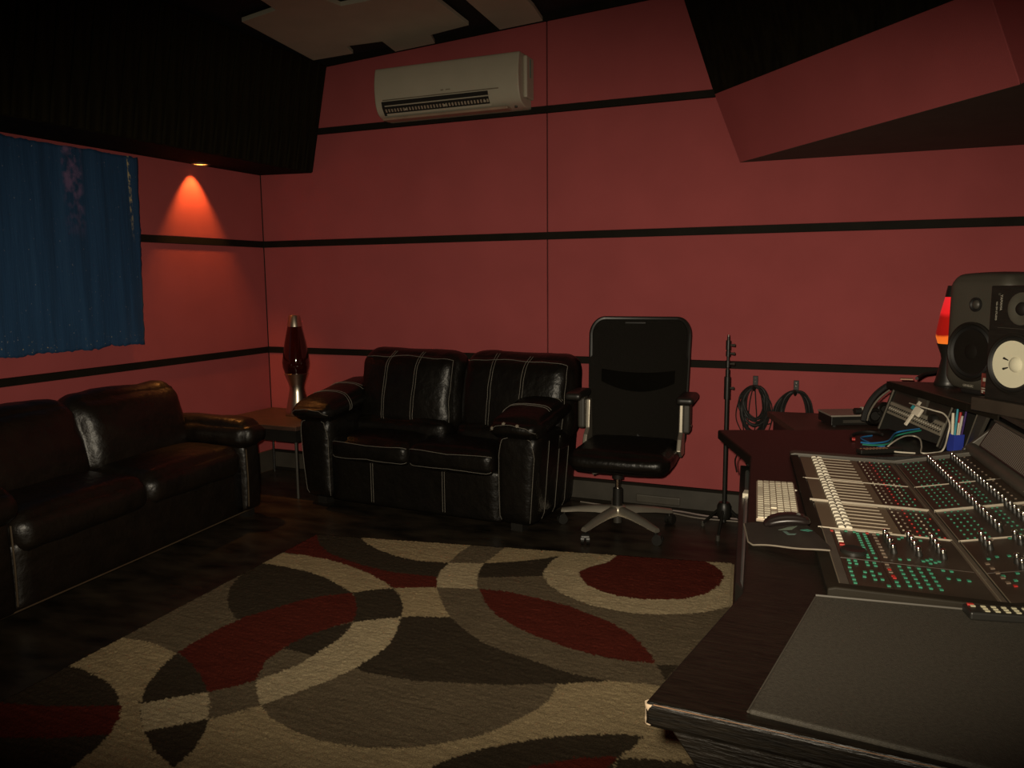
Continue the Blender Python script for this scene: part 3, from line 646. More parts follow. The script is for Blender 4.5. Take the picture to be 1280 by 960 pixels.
# ================================================================== OFFICE CHAIR
def office_chair():
    t = thing('office_chair', 'tall black mesh-backed office chair with silver star base before the back wall', 'chair', (2.825, -.50, FL), math.radians(3))
    hub = Vector((-.045, .02, 0))
    # star base
    b = NB(); lathe(b, [(0, .085), (.045, .085), (.05, .10), (.048, .125), (.035, .14), (0, .14)], 24, Matrix.Translation(hub)); base = obj('star_base', b, M_SILVER, t, smooth=True)
    for k, a in enumerate((-110, -38, 34, 106, 178)):
        a = math.radians(a); d = Vector((math.cos(a), math.sin(a), 0)); n = Vector((-d.y, d.x, 0)); b = NB(); rings = []
        for f, wd, z0, z1 in ((.03, .030, .085, .135), (.12, .027, .088, .128), (.22, .024, .080, .112), (.30, .021, .068, .095), (.325, .018, .066, .090)):
            c = hub + d*f; rings.append([b.verts.new(c + n*(wd*u) + Vector((0, 0, z))) for u, z in ((-1, z0+.004), (-.8, z1-.006), (-.35, z1), (.35, z1), (.8, z1-.006), (1, z0+.004), (.7, z0), (-.7, z0))])
        for A, B_ in zip(rings, rings[1:]):
            for i in range(8): b.faces.new((A[i], A[(i+1) % 8], B_[(i+1) % 8], B_[i]))
        b.faces.new(rings[0]); b.faces.new(rings[-1]); leg = obj('leg', b, M_SILVER, base, smooth=True, angle=60)
        c = hub + d*.312
        ca = a + .6; q = Vector((math.cos(ca), math.sin(ca), 0)); qn = Vector((-q.y, q.x, 0)); w0 = c + q*.012
        cb = NB()
        for s in (-1, 1): cyl(cb, w0 + qn*(s*.006) + Vector((0, 0, .027)), w0 + qn*(s*.023) + Vector((0, 0, .027)), .027, seg=20)
        cyl(cb, c + Vector((0, 0, .03)), c + Vector((0, 0, .07)), .008, seg=10); cyl(cb, w0-qn*.02+Vector((0, 0, .038)), w0+qn*.02+Vector((0, 0, .038)), .022, seg=14)
        obj('caster', cb, M_PLAST, base, smooth=True)
    b = NB(); cyl(b, hub+Vector((0, 0, .04)), hub+Vector((0, 0, .10)), .024); obj('hub_boss', b, M_DKPLAST, base, smooth=True)
    b = NB(); cyl(b, hub+Vector((0, 0, .13)), hub+Vector((0, 0, .235)), .028, .026, 20); obj('gas_sleeve', b, M_PLAST, t, smooth=True)
    b = NB(); cyl(b, hub+Vector((0, 0, .23)), hub+Vector((0, 0, .30)), .014, seg=16); obj('gas_piston', b, M_CHROME, t, smooth=True)
    b = NB(); cyl(b, hub+Vector((0, 0, .29)), hub+Vector((0, 0, .38)), .032, .036, 20); obj('column_cover', b, M_PLAST, t, smooth=True)
    b = NB(); bbox(b, (-.16, -.12, .365), (.13, .14, .405)); obj('tilt_mechanism', b, M_PLAST, t, bevel=.01)
    b = NB(); tube(b, [(-.05, -.02, .36), (-.10, -.10, .355), (-.14, -.16, .35)], .006, 8); obj('lever', b, M_SILVER, t, smooth=True)
    r_ = RB((.02, -.06, .445), (.262, .255, .052), .05, (.01, .03, .022), .003, 6); b = NB(); r_.add(b, 18); seat = obj('seat', b, M_LEATHER, t, smooth=True, angle=180)
    # backrest: curved mesh panel in a rounded frame
    def bk(x, z):        # x -1..1, z 0..1
        wd = .262 + .016*math.sin(min(1, z*1.1)*math.pi*.6) - (.0)*z
        y = .165 + .085*z + .05*(1-x*x)*.9 - .03*math.sin(z*math.pi)
        return Vector((.025+x*wd, y, .455+.705*z))
    def outline(n=20):
        pts = []; c = .26; cz = .125
        cen = [(1-c, 1-cz, 0), (-1+c, 1-cz, 90), (-1+c*.7, cz*.7, 180), (1-c*.7, cz*.7, 270)]
        for i, (cx, cz_, a0) in enumerate(cen):
            k = 1 if i < 2 else .7
            for j in range(n//2+1):
                a = math.radians(a0+90*j/(n//2)); pts.append((cx+c*k*math.cos(a), cz_+cz*k*math.sin(a)))
        return pts
    op = outline()
    b = NB(); N = 24; vs = {}
    def clampo(x, z):
        c, cz = .26, .125
        for sx in (-1, 1):
            if sx*x > 1-c and z > 1-cz:
                dx, dz = (sx*x-(1-c))/c, (z-(1-cz))/cz; l = math.hypot(dx, dz)
                m_ = max(abs(dx), abs(dz))
                if l > 1e-6: dx, dz = dx/l*m_, dz/l*m_
                return sx*((1-c)+dx*c), (1-cz)+dz*cz
        return x, z
    for i in range(N+1):
        for j in range(N+1):
            tz = 1-(1-j/N)**1.3; tx = math.copysign(abs(-1+2*i/N)**.8, -1+2*i/N); x, z = clampo(tx, tz); vs[i, j] = b.verts.new(bk(x, z))
    for i in range(N):
        for j in range(N): b.faces.new((vs[i, j], vs[i+1, j], vs[i+1, j+1], vs[i, j+1]))
    bmesh.ops.solidify(b, geom=b.faces[:], thickness=.012); back = obj('backrest', b, M_MESH, t, smooth=True, angle=70)
    b = NB(); tube(b, [bk(x, z) for x, z in op], .013, 8, closed=True); obj('back_frame', b, M_PLAST, back, smooth=True)
    b = NB(); box(b, (0, 0, 0), (.12, .008, .012)); bm_m = Matrix.Translation(bk(-.12, .965)+Vector((0, -.012, 0))); b.transform(bm_m); obj('head_pad', b, M_PLAST, back, bevel=.003)
    # lumbar band seen through the mesh
    b = NB(); rr = []
    for i in range(13):
        x = -.75+1.5*i/12; dz = .08*(1-(x/.75)**2); p = bk(x, .60-dz*.35)+Vector((0, -.012, 0)); q = bk(x, .50-dz)+Vector((0, -.012, 0)); rr.append((b.verts.new(p), b.verts.new(q)))
    for A, B_ in zip(rr, rr[1:]): b.faces.new((A[0], B_[0], B_[1], A[1]))
    bmesh.ops.solidify(b, geom=b.faces[:], thickness=.006); obj('lumbar_band', b, mat('lumbar_black', (.007, .006, .004), .95, spec=.1), back, smooth=True, angle=60)
    b = NB(); tube(b, [bk(0, .1)+Vector((0, .03, 0)), Vector((.02, .20, .43)), Vector((.02, .10, .395))], .022, 8); obj('back_spine', b, M_PLAST, t, smooth=True)
    # arms
    for s in (-1, 1):
        x = .032+s*.258
        b = NB(); prism(b, [(x-.012, .12, .43), (x-.012, .03, .43), (x-.012, -.03, .47), (x-.012, .0, .53), (x-.012, .045, .56), (x-.012, .06, .72), (x-.012, .10, .72), (x-.012, .115, .55)], (.024, 0, 0)); arm = obj('arm_bracket', b, M_SILVER, t, bevel=.006, seg=3)
        b = NB(); bbox(b, (x+s*.010, .02, .56), (x+s*.050, .11, .735)); obj('arm_post', b, M_DKPLAST, arm, bevel=.012, seg=3)
        b = NB(); RB((x+s*.04, .0, .755), (.046, .125, .020), .018, (0, 0, .004)).add(b, 8); obj('arm_pad', b, M_PLAST, arm, smooth=True, angle=180)
        b = NB(); cyl(b, (x+s*.05, .06, .60), (x+s*.056, .06, .60), .008, seg=10); obj('bolt', b, M_CHROME, arm)
office_chair()
# ================================================================== MIC STAND
def mic_stand():
    P0 = ZP(905, 664, FL); P0 = Vector((3.335, -.33, FL)); t = thing('microphone_stand', 'thin black microphone stand standing against the back wall beside the desk', 'stand', P0, .3)
    b = NB(); cyl(b, (0, 0, .06), (0, 0, .90), .0115, seg=14); obj('lower_tube', b, M_PLAST, t, smooth=True)
    b = NB(); cyl(b, (0, 0, .88), (0, 0, 1.075), .007, seg=12); obj('upper_tube', b, M_PLAST, t, smooth=True)
    for z, r, h_ in ((.80, .017, .12), (.93, .013, .035), (.985, .012, .03), (1.03, .013, .05)):
        b = NB(); cyl(b, (0, 0, z-h_/2), (0, 0, z+h_/2), r, seg=14); cl = obj('clutch', b, M_PLAST, t, smooth=True)
        b = NB(); cyl(b, (.010, -.004, z), (.034, -.012, z), .005, .008, 8); obj('knob', b, M_DKPLAST, cl, smooth=True)
    b = NB(); cyl(b, (0, 0, 1.055), (0, 0, 1.085), .006, seg=10); obj('thread_tip', b, M_CHROME, t, smooth=True)
    b = NB(); lathe(b, [(0, .08), (.03, .08), (.038, .10), (.038, .15), (.028, .17), (0, .17)], 18); obj('leg_hub', b, M_PLAST, t, smooth=True)
    for a in (-110, 10, 130):
        a = math.radians(a); d = Vector((math.cos(a), math.sin(a), 0)); q = d*.15
        b = NB(); tube(b, [d*.03+Vector((0, 0, .13)), q+Vector((0, 0, .015))], .008, 8); l = obj('leg', b, M_PLAST, t, smooth=True)
        b = NB(); cyl(b, q+Vector((0, 0, 0)), q+Vector((0, 0, .03)), .012, seg=10); obj('rubber_foot', b, M_DKPLAST, l, smooth=True)
mic_stand()
# --- cables along the baseboard
b = NB(); tube(b, spline([(2.42, -.05, FL+.005), (2.62, -.07, FL+.005), (2.9, -.055, FL+.005), (3.15, -.13, FL+.006), (3.4, -.12, FL+.006), (3.52, -.13, FL+.006)], 8), .0045, 6)
tag(obj('floor_cable', b, mat('grey_cable', (.22, .19, .16), .5), smooth=True), 'grey cable lying on the floor along the back baseboard behind the chair', 'cable')
b = NB(); tube(b, spline([(2.60, -.034, FL+.0055), (3.0, -.032, FL+.0055), (3.2, -.07, FL+.0055), (3.45, -.065, FL+.0055), (3.55, -.07, FL+.0055)], 8), .005, 6)
tag(obj('floor_cable', b, mat('pinkish_cable', (.30, .24, .22), .5), smooth=True), 'paler cable on the floor running under the desk past the mic stand', 'cable')

# ================================================================== LOW CABINET BEHIND DESK + DEVICE
zt = .705
c0 = ZP(959, 514, zt); c1 = ZP(1018, 514, zt); c2 = ZP(1036, 522, zt)
cb = thing('low_cabinet', 'low dark brown cabinet against the back wall behind the desk', 'cabinet', (3.55, -.22, FL))
f0 = ZP(992, 536, zt); ed = (f0-c0).normalized(); fw_ = Vector((.995, .10, 0)); dep_ = (f0-c0).length + .04
def cq(u, v): return c0 + fw_*u + ed*v
b = NB(); slab(b, [cq(0, 0).xy, cq(1.1, 0).xy, cq(1.1, dep_).xy, cq(0, dep_).xy], zt-.03, zt); obj('cabinet_top', b, M_TABLE, cb, world=True, bevel=.003)
b = NB(); slab(b, [cq(.03, .01).xy, cq(1.08, .01).xy, cq(1.08, dep_-.02).xy, cq(.03, dep_-.02).xy], FL, zt-.0305); obj('body', b, M_PLAST, cb, world=True)
for u0, u1 in ((.05, .55), (.57, 1.06)):
    b = NB(); slab(b, [cq(u0, dep_-.0195).xy, cq(u1, dep_-.0195).xy, cq(u1, dep_-.008).xy, cq(u0, dep_-.008).xy], FL+.06, zt-.05); d_ = obj('door', b, M_DESK, cb, world=True, bevel=.002)
    q = cq(u0+.06, dep_-.008); q.z = .5; b = NB(); cyl(b, q, q+ed*.016, .009, seg=10); b.transform(cb.matrix_basis.inverted()); obj('knob', b, M_DKPLAST, d_)
zd_ = zt + .058; d0, d1, d3 = ZP(1022, 511.5, zd_), ZP(1094, 510, zd_), ZP(1037, 519.5, zd_)
du, dvv = (d1-d0), (d3-d0); dn_ = du.normalized(); dvv = dvv - dn_*dvv.dot(dn_)*.35; DC = (d0+d0+du+dvv)/2 
dv = thing('disc_player', 'flat silver-topped player with dark front on the low cabinet', 'player', (DC.x, DC.y, zt+.0005))
def dq(a_, c_): return (d0 + du*a_ + dvv*c_).xy
b = NB(); slab(b, [dq(.01, .02), dq(.99, .02), dq(.99, .97), dq(.01, .97)], zt+.008, zd_-.008); obj('chassis', b, M_PLAST, dv, world=True, bevel=.003)
b = NB(); slab(b, [dq(0, 0), dq(1, 0), dq(1, 1), dq(0, 1)], zd_-.008, zd_); obj('lid', b, mat('silver_lid', (.34, .30, .25), .45, .2), dv, world=True, bevel=.002)
b = NB(); slab(b, [dq(.2, .96), dq(.8, .96), dq(.8, .985), dq(.2, .985)], zt+.020, zt+.034); obj('disc_tray', b, M_DKPLAST, dv, world=True)
for x in (.08, .92):
    for y in (.12, .88): q = dq(x, y); b = NB(); cyl(b, (q.x, q.y, zt+.0005), (q.x, q.y, zt+.009), .010, seg=10); obj('foot', b, M_RUBBER, dv, world=True)
q = dq(.55, .3); b = NB(); cyl(b, (q.x, q.y, zd_), (q.x, q.y, zd_+.006), .006, seg=10); obj('knob', b, M_PLAST, dv, world=True)

# ================================================================== STUDIO DESK
ZD = .76
P = lambda *a: [(p.x, p.y) for p in a]
dk = thing('studio_desk', 'large black-stained oak studio desk with angled wings and aluminium edge', 'desk', (4.3, -2.2, FL))
near = ZP(805, 877, ZD); inner = ZP(928, 739, ZD); farc = ZP(897, 537, ZD); far2 = ZP(938, 570, ZD); farR = ZP(1060, 537, ZD)
nearR = near + (ZP(1175, 958.7, ZD)-near)*3.1
far3 = farR + (farR-farc).normalized()*1.0
pol = [near, inner, far2, farc, far3, Vector((nearR.x, far3.y, ZD)), nearR]
b = NB(); slab(b, [(p.x, p.y) for p in pol], ZD-.042, ZD); obj('desktop', b, M_DESK, dk, world=True, bevel=.008, seg=3)
# padded inlay on the near wing
pa, pb_, pc, pd = ZP(1021, 745, ZD), ZP(935, 892, ZD), ZP(1180, 952, ZD), ZP(1240, 758, ZD)
pa = pa + Vector((-.002, -.017, 0)); pc2 = pb_ + (pc-pb_)*2.6; pd2 = pa + Vector((1, .1264, 0))*(pc2.x-pa.x)
b = NB(); slab(b, [(p.x, p.y) for p in (pa, pb_, pc2, pd2)], ZD-.01, ZD+.007); o = obj('desk_pad', b, M_PAD, dk, world=True, bevel=.005, seg=3); o['label'] = 'grey grained vinyl inlay on the near wing'
b = NB(); tube(b, [pa+Vector((0, 0, .003)), pb_+Vector((0, 0, .003))], .0022, 6); tube(b, [pa+Vector((0, .004, .006)), pd2+Vector((0, .004, .006))], .003, 6); obj('inlay_edge', b, mat('pad_edge', (.05, .043, .033), .6), dk, world=True)
# near end panel, tapering towards the floor
dn = (nearR-near).normalized(); off = Vector((dn.y, -dn.x, 0))*.0
e0 = near + dn*.07; zt_ = ZD-.042
b = NB(); prism(b, [(*(near+dn*.045+Vector((0, .0005, 0))).xy, zt_+.002), (*(near+dn*.20+Vector((0, .0005, 0))).xy, zt_-.20), (*(near+dn*.50+Vector((0, .0005, 0))).xy, FL), (*(nearR-dn*.1+Vector((0, .0005, 0))).xy, FL), (*(nearR-dn*.05+Vector((0, .0005, 0))).xy, zt_+.002)], (0, .035, 0)); obj('end_panel', b, M_DESKEND, dk, world=True, bevel=.003)
# worn raw edges
b = NB(); tube(b, [near+Vector((.015, -.0005, -.002)), near+dn*.22+Vector((0, -.0008, -.0015)), near+dn*.42+Vector((0, -.0005, -.0015))], [.0010, .0005, .0009], 6); tube(b, [near+dn*.20+Vector((0, -.0006, -.0018)), near+dn*.55+Vector((0, -.0006, -.0018))], .0006, 5); obj('worn_edge', b, mat('worn_edge', (.20, .11, .06), .8), dk, world=True)
b = NB(); random.seed(5); zz_ = [-.0035-.0018*i for i in range(20)]
tube(b, [near+Vector((.0082, .0082, z_)) for z_ in zz_], [.0080+.0010*max(-.7, noise.noise((z_*85, 1, 2))*1.9+.2) for z_ in zz_], 20)
for v_ in b.verts: v_.co += noise.noise_vector(v_.co*130)*.0009
obj('chipped_corner', b, M_MDF, dk, world=True)
# far end panel and wing leg
fd = (farR-farc).normalized(); fn = Vector((fd.y, -fd.x, 0))
b = NB(); q0 = farc + fn*.22 + fd*.10
prism(b, [(*(farc+fd*.07+fn*.03).xy, zt_+.002), (*(farc+fd*.16+fn*.03).xy, zt_-.2), (*(farc+fd*.22+fn*.03).xy, FL), (*(far3-fd*.05+fn*.03).xy, FL), (*(far3-fd*.05+fn*.03).xy, zt_+.002)], fn*.035); obj('end_panel', b, M_DESKEND, dk, world=True, bevel=.003)
# under-desk rack body and its aluminium-edged ledge
zl = .655
k0, k1, k2 = ZP(925, 590, zl), ZP(919, 728, zl), ZP(931, 740, zl)
dd = (k1-k0).normalized(); nnx = Vector((-dd.y, dd.x, 0));  nnx = nnx if nnx.x > 0 else -nnx
lp = [k0-dd*.12, k1, k2, k2+nnx*.5, k0-dd*.12+nnx*.5]
b = NB(); slab(b, [(p.x, p.y) for p in lp], zl-.05, zl); obj('ledge', b, M_PLAST, dk, world=True, bevel=.003)
b = NB(); tube(b, [k0+nnx*.028-dd*.01, k1+nnx*.02-dd*.01, k2+nnx*.006], .0075, 6); obj('edge_rail', b, mat('cool_aluminium', (.34, .36, .34), .35, .8), dk, world=True)
b = NB(); tube(b, [k0+nnx*.045, k1+nnx*.045], .006, 6); obj('edge_rail', b, mat('dull_rail', (.12, .12, .11), .4, .8), dk, world=True)
b = NB(); q = k0+(k1-k0)*.30; box(b, q+nnx*.03+Vector((0, 0, .008)), (.030, .05, .016)); obj('rail_clip', b, M_WHITE, dk, world=True)
b = NB(); slab(b, [(p.x, p.y) for p in (k0-dd*.10+nnx*.03, k1-dd*.02+nnx*.05, k1+nnx*.7, k0-dd*.10+nnx*.7)], FL, zl-.05); obj('rack_body', b, M_PLAST, dk, world=True)
b = NB(); tube(b, spline([ZP(925, 562, .70), ZP(919, 575, .62), ZP(921, 590, .55)], 6), .0035, 6); tag(obj('hanging_cable', b, M_RUBBER, smooth=True), 'thin black cable drooping beneath the far corner of the desk', 'cable')

# ================================================================== MIXING CONSOLE
NW, SW = Vector((3.765, -1.65, .775)), Vector((3.931, -2.963, .775))
E2 = (SW-NW).normalized(); E1 = Vector((-E2.y, E2.x, 0)); EZ = Vector((0, 0, 1)); CL = (SW-NW).length
UC = .332; D1 = (E1*UC + EZ*-.012).normalized(); N1 = D1.cross(E2); N1 = N1 if N1.z > 0 else -N1
C2 = NW + D1*UC; D2 = (E1*.25 + EZ*.045).normalized(); N2 = D2.cross(E2); N2 = N2 if N2.z > 0 else -N2
cs = thing('mixing_console', 'large recording console with rows of faders, knobs and green lit buttons on the desk', 'mixing console', NW+EZ*(ZD-.775))
inv = cs.matrix_basis.inverted()
lo = lambda u, v, h=0: NW + D1*u + E2*v + N1*h
up = lambda u, v, h=0: C2 + D2*u + E2*v + N2*h
# chassis (swept profile) and end rims
prof = [NW+EZ*-.014, C2, C2+D2*.25, C2+D2*.27+EZ*.02, C2+D2*.27+E1*.5-EZ*.03, C2+D2*.27+E1*.5]
prof = [NW+EZ*(ZD+.001-.775), NW-N1*.003, C2-N1*.003, C2+D2*.262-N2*.003, C2+D2*.262+E1*.02, Vector((*(C2+D2*.262+E1*.02).xy, ZD+.001))]
b = NB(); prism(b, [p+E2*.015 for p in prof], E2*(CL-.03)); obj('chassis', b, M_PLAST, cs, world=True)
for v0, v1 in ((-.03, .018), (CL-.018, CL+.012)):
    pr_ = [NW+E1*-.015+EZ*(ZD+.001-.775), NW+E1*-.015+EZ*.006, lo(0, 0, .010), C2+N1*.012, C2+D2*.25+N2*.012, C2+D2*.27+E1*.01, Vector((*(C2+D2*.27+E1*.01).xy, ZD+.001))]
    b = NB(); prism(b, [p+E2*v0 for p in pr_], E2*(v1-v0)); obj('end_rim', b, M_CONS if v0 < 0 else M_FRIM, cs, world=True, bevel=.004, seg=3)
b = NB(); prism(b, [NW+E1*-.015+EZ*(ZD+.001-.775)+E2*.01, NW+E1*-.015+EZ*.002+E2*.01, NW+E1*.012+EZ*.003+E2*.01, NW+E1*.012+EZ*(ZD+.001-.775)+E2*.01], E2*(CL-.02)); obj('front_rim', b, M_FRIM, cs, world=True, bevel=.003)
def quad(b, f, u0, u1, v0, v1, h0, h1):
    prism(b, [f(u0, v0, h0), f(u1, v0, h0), f(u1, v1, h0), f(u0, v1, h0)], f(0, 0, h1)-f(0, 0, h0)); return b
# panels between the pale divider strips
VB = [.03, .358, .630, .892]
for v0, v1 in zip(VB, VB[1:]):
    b = quad(NB(), lo, .016, .205, v0+.004, v1-.004, -.002, .002); o = obj('fader_panel', b, M_FADERBED, cs, world=True, bevel=.0008); o['label'] = 'taupe fader panel'
    b = quad(NB(), lo, .206, .312, v0+.004, v1-.004, -.002, .002); obj('channel_panel', b, M_MODULE, cs, world=True, bevel=.0008)
    b = quad(NB(), up, .004, .245, v0+.004, v1-.004, -.002, .002); obj('channel_panel', b, M_MODULE, cs, world=True, bevel=.0008)
for (u0, u1, v0, v1) in ((.034, .120, .897, 1.115), (.121, .312, .897, 1.115), (.034, .120, 1.119, CL-.02), (.121, .312, 1.119, CL-.02)):
    b = quad(NB(), lo, u0, u1, v0, v1, -.002, .002); obj('master_panel', b, M_MODULE, cs, world=True, bevel=.0008)
for v0, v1 in ((.897, 1.115), (1.119, CL-.02)):
    b = quad(NB(), up, .004, .245, v0, v1, -.002, .002); obj('master_panel', b, M_MODULE, cs, world=True, bevel=.0008)
b = quad(NB(), lo, .012, .033, .897, CL-.02, -.002, .0035); obj('trim_strip', b, M_CONS, cs, world=True, bevel=.001)
b = quad(NB(), lo, .313, UC-.002, .03, CL-.02, -.002, .0035); obj('crease_strip', b, mat('crease_brown', (.085, .064, .046), .45), cs, world=True, bevel=.001)
b = NB(); quad(b, lo, .012, .0135, .897, CL-.02, .003, .0055); quad(b, lo, .316, .3175, .03, CL-.02, .003, .0055); quad(b, up, .0015, .003, .03, CL-.02, .002, .005); obj('panel_edge', b, mat('edge_pale', (.16, .13, .09), .45), cs, world=True)
for v, wd, hh in ((.358, .003, .004), (.630, .006, .008), (.892, .004, .005)):
    b = quad(NB(), lo, .004, .318, v-wd/2, v+wd/2, 0, hh); obj('divider_strip', b, M_LINE, cs, world=True, bevel=.001)
    b = quad(NB(), up, .0, .225 if wd < .006 else .235, v-wd/2, v+wd/2, 0, hh); obj('divider_strip', b, M_LINE, cs, world=True, bevel=.001)
b = NB(); tube(b, spline([up(.228, .630, .006), up(.246, .632, .010), up(.262, .66, .012), up(.266, .75, .012), up(.266, CL, .012)], 6), .004, 6); obj('bridge_rail', b, mat('rail_dark', (.12, .11, .09), .4, .5), cs, world=True, smooth=True)
# faders
fv = [.045 + i*(.305/9.6) for i in range(10)]
fv = [.046+.0325*i for i in range(10)][:9]
faders = []
for (v0, v1) in zip(VB, VB[1:]):
    n = 8; st = (v1-v0-.03)/(n-1); faders += [v0+.015+st*i for i in range(n)]
M_loc = Matrix(((D1.x, E2.x, N1.x, 0), (D1.y, E2.y, N1.y, 0), (D1.z, E2.z, N1.z, 0), (0, 0, 0, 1)))
b = NB(); prism(b, [(-.017, -.0105, 0), (.017, -.0105, 0), (.017, -.0105, .007), (.006, -.0105, .0095), (0, -.0105, .005), (-.006, -.0105, .0095), (-.017, -.0105, .007)], (0, .021, 0)); b.transform(M_loc)
cap0 = obj('fader_cap', b, mat('ivory_fader_cap', (.58, .53, .42), .4), cs, bevel=.0012)
b = NB(); bbox(b, (-.0018, -.0112, .004), (.0018, .0112, .0058)); b.transform(M_loc); ln = obj('cap_line', b, M_PLAST, cap0)
b = NB(); bbox(b, (-.055, -.0017, 0), (.055, .0017, .0022)); b.transform(M_loc); sl0 = obj('fader_slot', b, mat('slot_pale', (.30, .24, .17), .5), cs)
b = NB(); bbox(b, (-.055, -.0012, .0018), (.055, .0008, .0026)); b.transform(M_loc); obj('slot_gap', b, M_PLAST, sl0)
random.seed(4)
for i, v in enumerate(faders):
    u = .071 + random.choice((0, 0, 0, .001))
    for src, uu in ((cap0, u), (sl0, .128)):
        o = src if i == 0 else dupe(src, cs); o.location = inv @ lo(uu, v, .002)
# knobs: silver cap on a dark skirt, on a spindle
def knob(parent_n='knob'):
    b = NB(); lathe(b, [(0, 0), (.0075, 0), (.0080, .004), (.0062, .009), (.0060, .016), (0, .016)], 14); b.transform(M_loc2)
    k = obj('knob', b, M_PLAST, cs, smooth=True)
    b = NB(); lathe(b, [(.0050, .0155), (.0066, .016), (.0066, .021), (.0052, .0235), (0, .024)], 14); b.transform(M_loc2); obj('knob_cap', b, M_CHROME, k, smooth=True, angle=50); return k
M_loc2 = Matrix(((D2.x, E2.x, N2.x, 0), (D2.y, E2.y, N2.y, 0), (D2.z, E2.z, N2.z, 0), (0, 0, 0, 1)))
kn0 = knob(); first = True
kpos = [up(u, v, .002) for u in (.105, .178) for v in [.05+.0345*i for i in range(24)]]
kpos += [lo(u, v, .002) for u in (.160, .214, .266) for v in (.93, .965, 1.0, 1.045)]
kpos += [up(u, v, .002) for u, vs_ in ((.050, (.90, .935, .97)), (.078, (1.07, 1.105)), (.060, (1.215, 1.25)), (.12, (.91, .95, 1.0, 1.05)), (.18, (.91, .95, 1.0, 1.05))) for v in vs_]
for i, p in enumerate(kpos):
    o = kn0 if i == 0 else dupe(kn0, cs); o.location = inv @ p
# buttons
def buttons(name, material, items, s=.0035):
    b = NB()
    for f, u, v in items:
        s_ = s if v > .895 else s*.62
        quad(b, f, u-s_, u+s_, v-s_*1.2, v+s_*1.2, .0015, .0042)
    o = obj(name, b, material, cs, world=True); o['kind'] = 'stuff'
random.seed(12)
gr, rd, wh, br = [], [], [], []
for v in faders:
    wh.append((lo, .215, v)); br.append((lo, .230, v))
    rd.append((lo, .247, v)); gr.append((lo, .262, v)); (wh if random.random() < .6 else gr).append((lo, .276, v)); gr.append((lo, .292, v)); rd.append((lo, .304, v)) if random.random() < .4 else None
    for u in (.024, .040, .056, .072): gr.append((up, u, v))
    gr.append((up, .140, v)); (gr if random.random() < .7 else br).append((up, .152, v)); br.append((up, .215, v))
for v in [.915+.018*i for i in range(11)]: gr.append((lo, .096, v)); gr.append((lo, .112, v)) if random.random() < .85 else None
for v in [.91+.024*i for i in range(8)]: br.append((lo, .135, v))
for u in (.05, .064, .088, .104): 
    for v in (1.13, 1.15): gr.append((lo, u, v))
for v in (1.18, 1.205, 1.23, 1.255, 1.275): gr.append((lo, .046, v))
for u, v in ((.075, 1.20), (.09, 1.19), (.09, 1.215), (.09, 1.24), (.105, 1.20), (.105, 1.235), (.07, 1.23), (.112, 1.27)): gr.append((lo, u, v))
for v in (1.13, 1.155, 1.18): br.append((lo, .130, v))
rd += [(lo, .130, 1.165), (lo, .131, 1.205), (lo, .132, 1.215)]; gr += [(lo, .132, 1.24), (lo, .132, 1.262)]
for u in (.155, .175, .195, .215):
    for v in [1.135+.024*i for i in range(6)]: gr.append((lo, u, v))
for u, v in ((.245, 1.13), (.262, 1.13), (.245, 1.18), (.265, 1.18), (.285, 1.18), (.165, 1.085), (.185, 1.08), (.215, 1.08), (.225, 1.07), (.235, 1.06), (.228, 1.09), (.24, 1.08), (.25, 1.07), (.20, .91), (.09, .905), (.07, .905), (.145, .905), (.19, .925), (.24, .92)): gr.append((lo, u, v))
for u, v in ((.03, 1.03), (.05, 1.02), (.075, 1.02), (.085, 1.03), (.09, 1.045), (.03, 1.14), (.045, 1.17), (.06, 1.13), (.075, 1.15), (.06, 1.2), (.10, 1.10), (.12, 1.13), (.11, .90), (.13, .91), (.15, .90)): gr.append((up, u, v))
for u, v in ((.02, 1.06), (.022, 1.09), (.024, 1.12), (.026, 1.15), (.028, 1.18), (.07, .90)): br.append((up, u, v))
rd += [(up, .036, 1.20), (lo, .12, .905), (lo, .035, .915)]
buttons('green_button', M_BTNG, gr); buttons('red_button', M_BTNR, rd); buttons('white_button', M_BTNW, wh, .0034); buttons('brown_button', M_BTND, br, .0042)
for i in range(5):
    b = quad(NB(), lo, .042, .054, .915+.024*i, .933+.024*i, .002, .006); o = obj('select_key', b, M_BTNR if i == 4 else M_WHITE, cs, world=True, bevel=.001)
    if i == 4: o['label'] = 'red select key'
b = NB(); lathe(b, [(0, .0), (.030, 0), (.030, .006), (.026, .009), (.018, .007), (0, .006)], 32); b.transform(M_loc); o = obj('jog_wheel', b, M_PLAST, cs, smooth=True); o.location = inv @ lo(.068, 1.068, .002)
# meter bridge with ribbed grille
MB0 = C2 + D2*.25
b = NB(); tube(b, [MB0+E1*.006+EZ*.012+E2*v for v in (-.03, CL*.5, CL+.01)], .021, 14); obj('bridge_lip', b, M_CONS, cs, world=True, smooth=True)
dgr = (E1*.055 + EZ*.105).normalized(); ngr = dgr.cross(E2); ngr = ngr if ngr.dot(-E1) > 0 else -ngr
g0 = MB0 + E1*.016 + EZ*.024
b = NB(); prism(b, [g0, g0+dgr*.113, g0+dgr*.113+E1*.02, Vector((*(g0+dgr*.113+E1*.02).xy, ZD+.002)), Vector((*(g0+E1*.004).xy, ZD+.002))], E2*(CL+.01)); br_ = obj('meter_bridge', b, M_PLAST, cs, world=True)
b = NB(); prism(b, [g0+dgr*.01, g0+dgr*.012+ngr*.004, g0+dgr*.100+ngr*.004, g0+dgr*.101], E2*.0065); rib0 = obj('grille_rib', b, mat('rib_brown', (.058, .044, .034), .55), br_, world=False)
rib0.data.transform(Matrix.Translation(-(cs.location))); bpy.context.view_layer.update()
for i in range(96):
    o = rib0 if i == 0 else dupe(rib0, br_); o.location = E2*(.02+i*.0134)
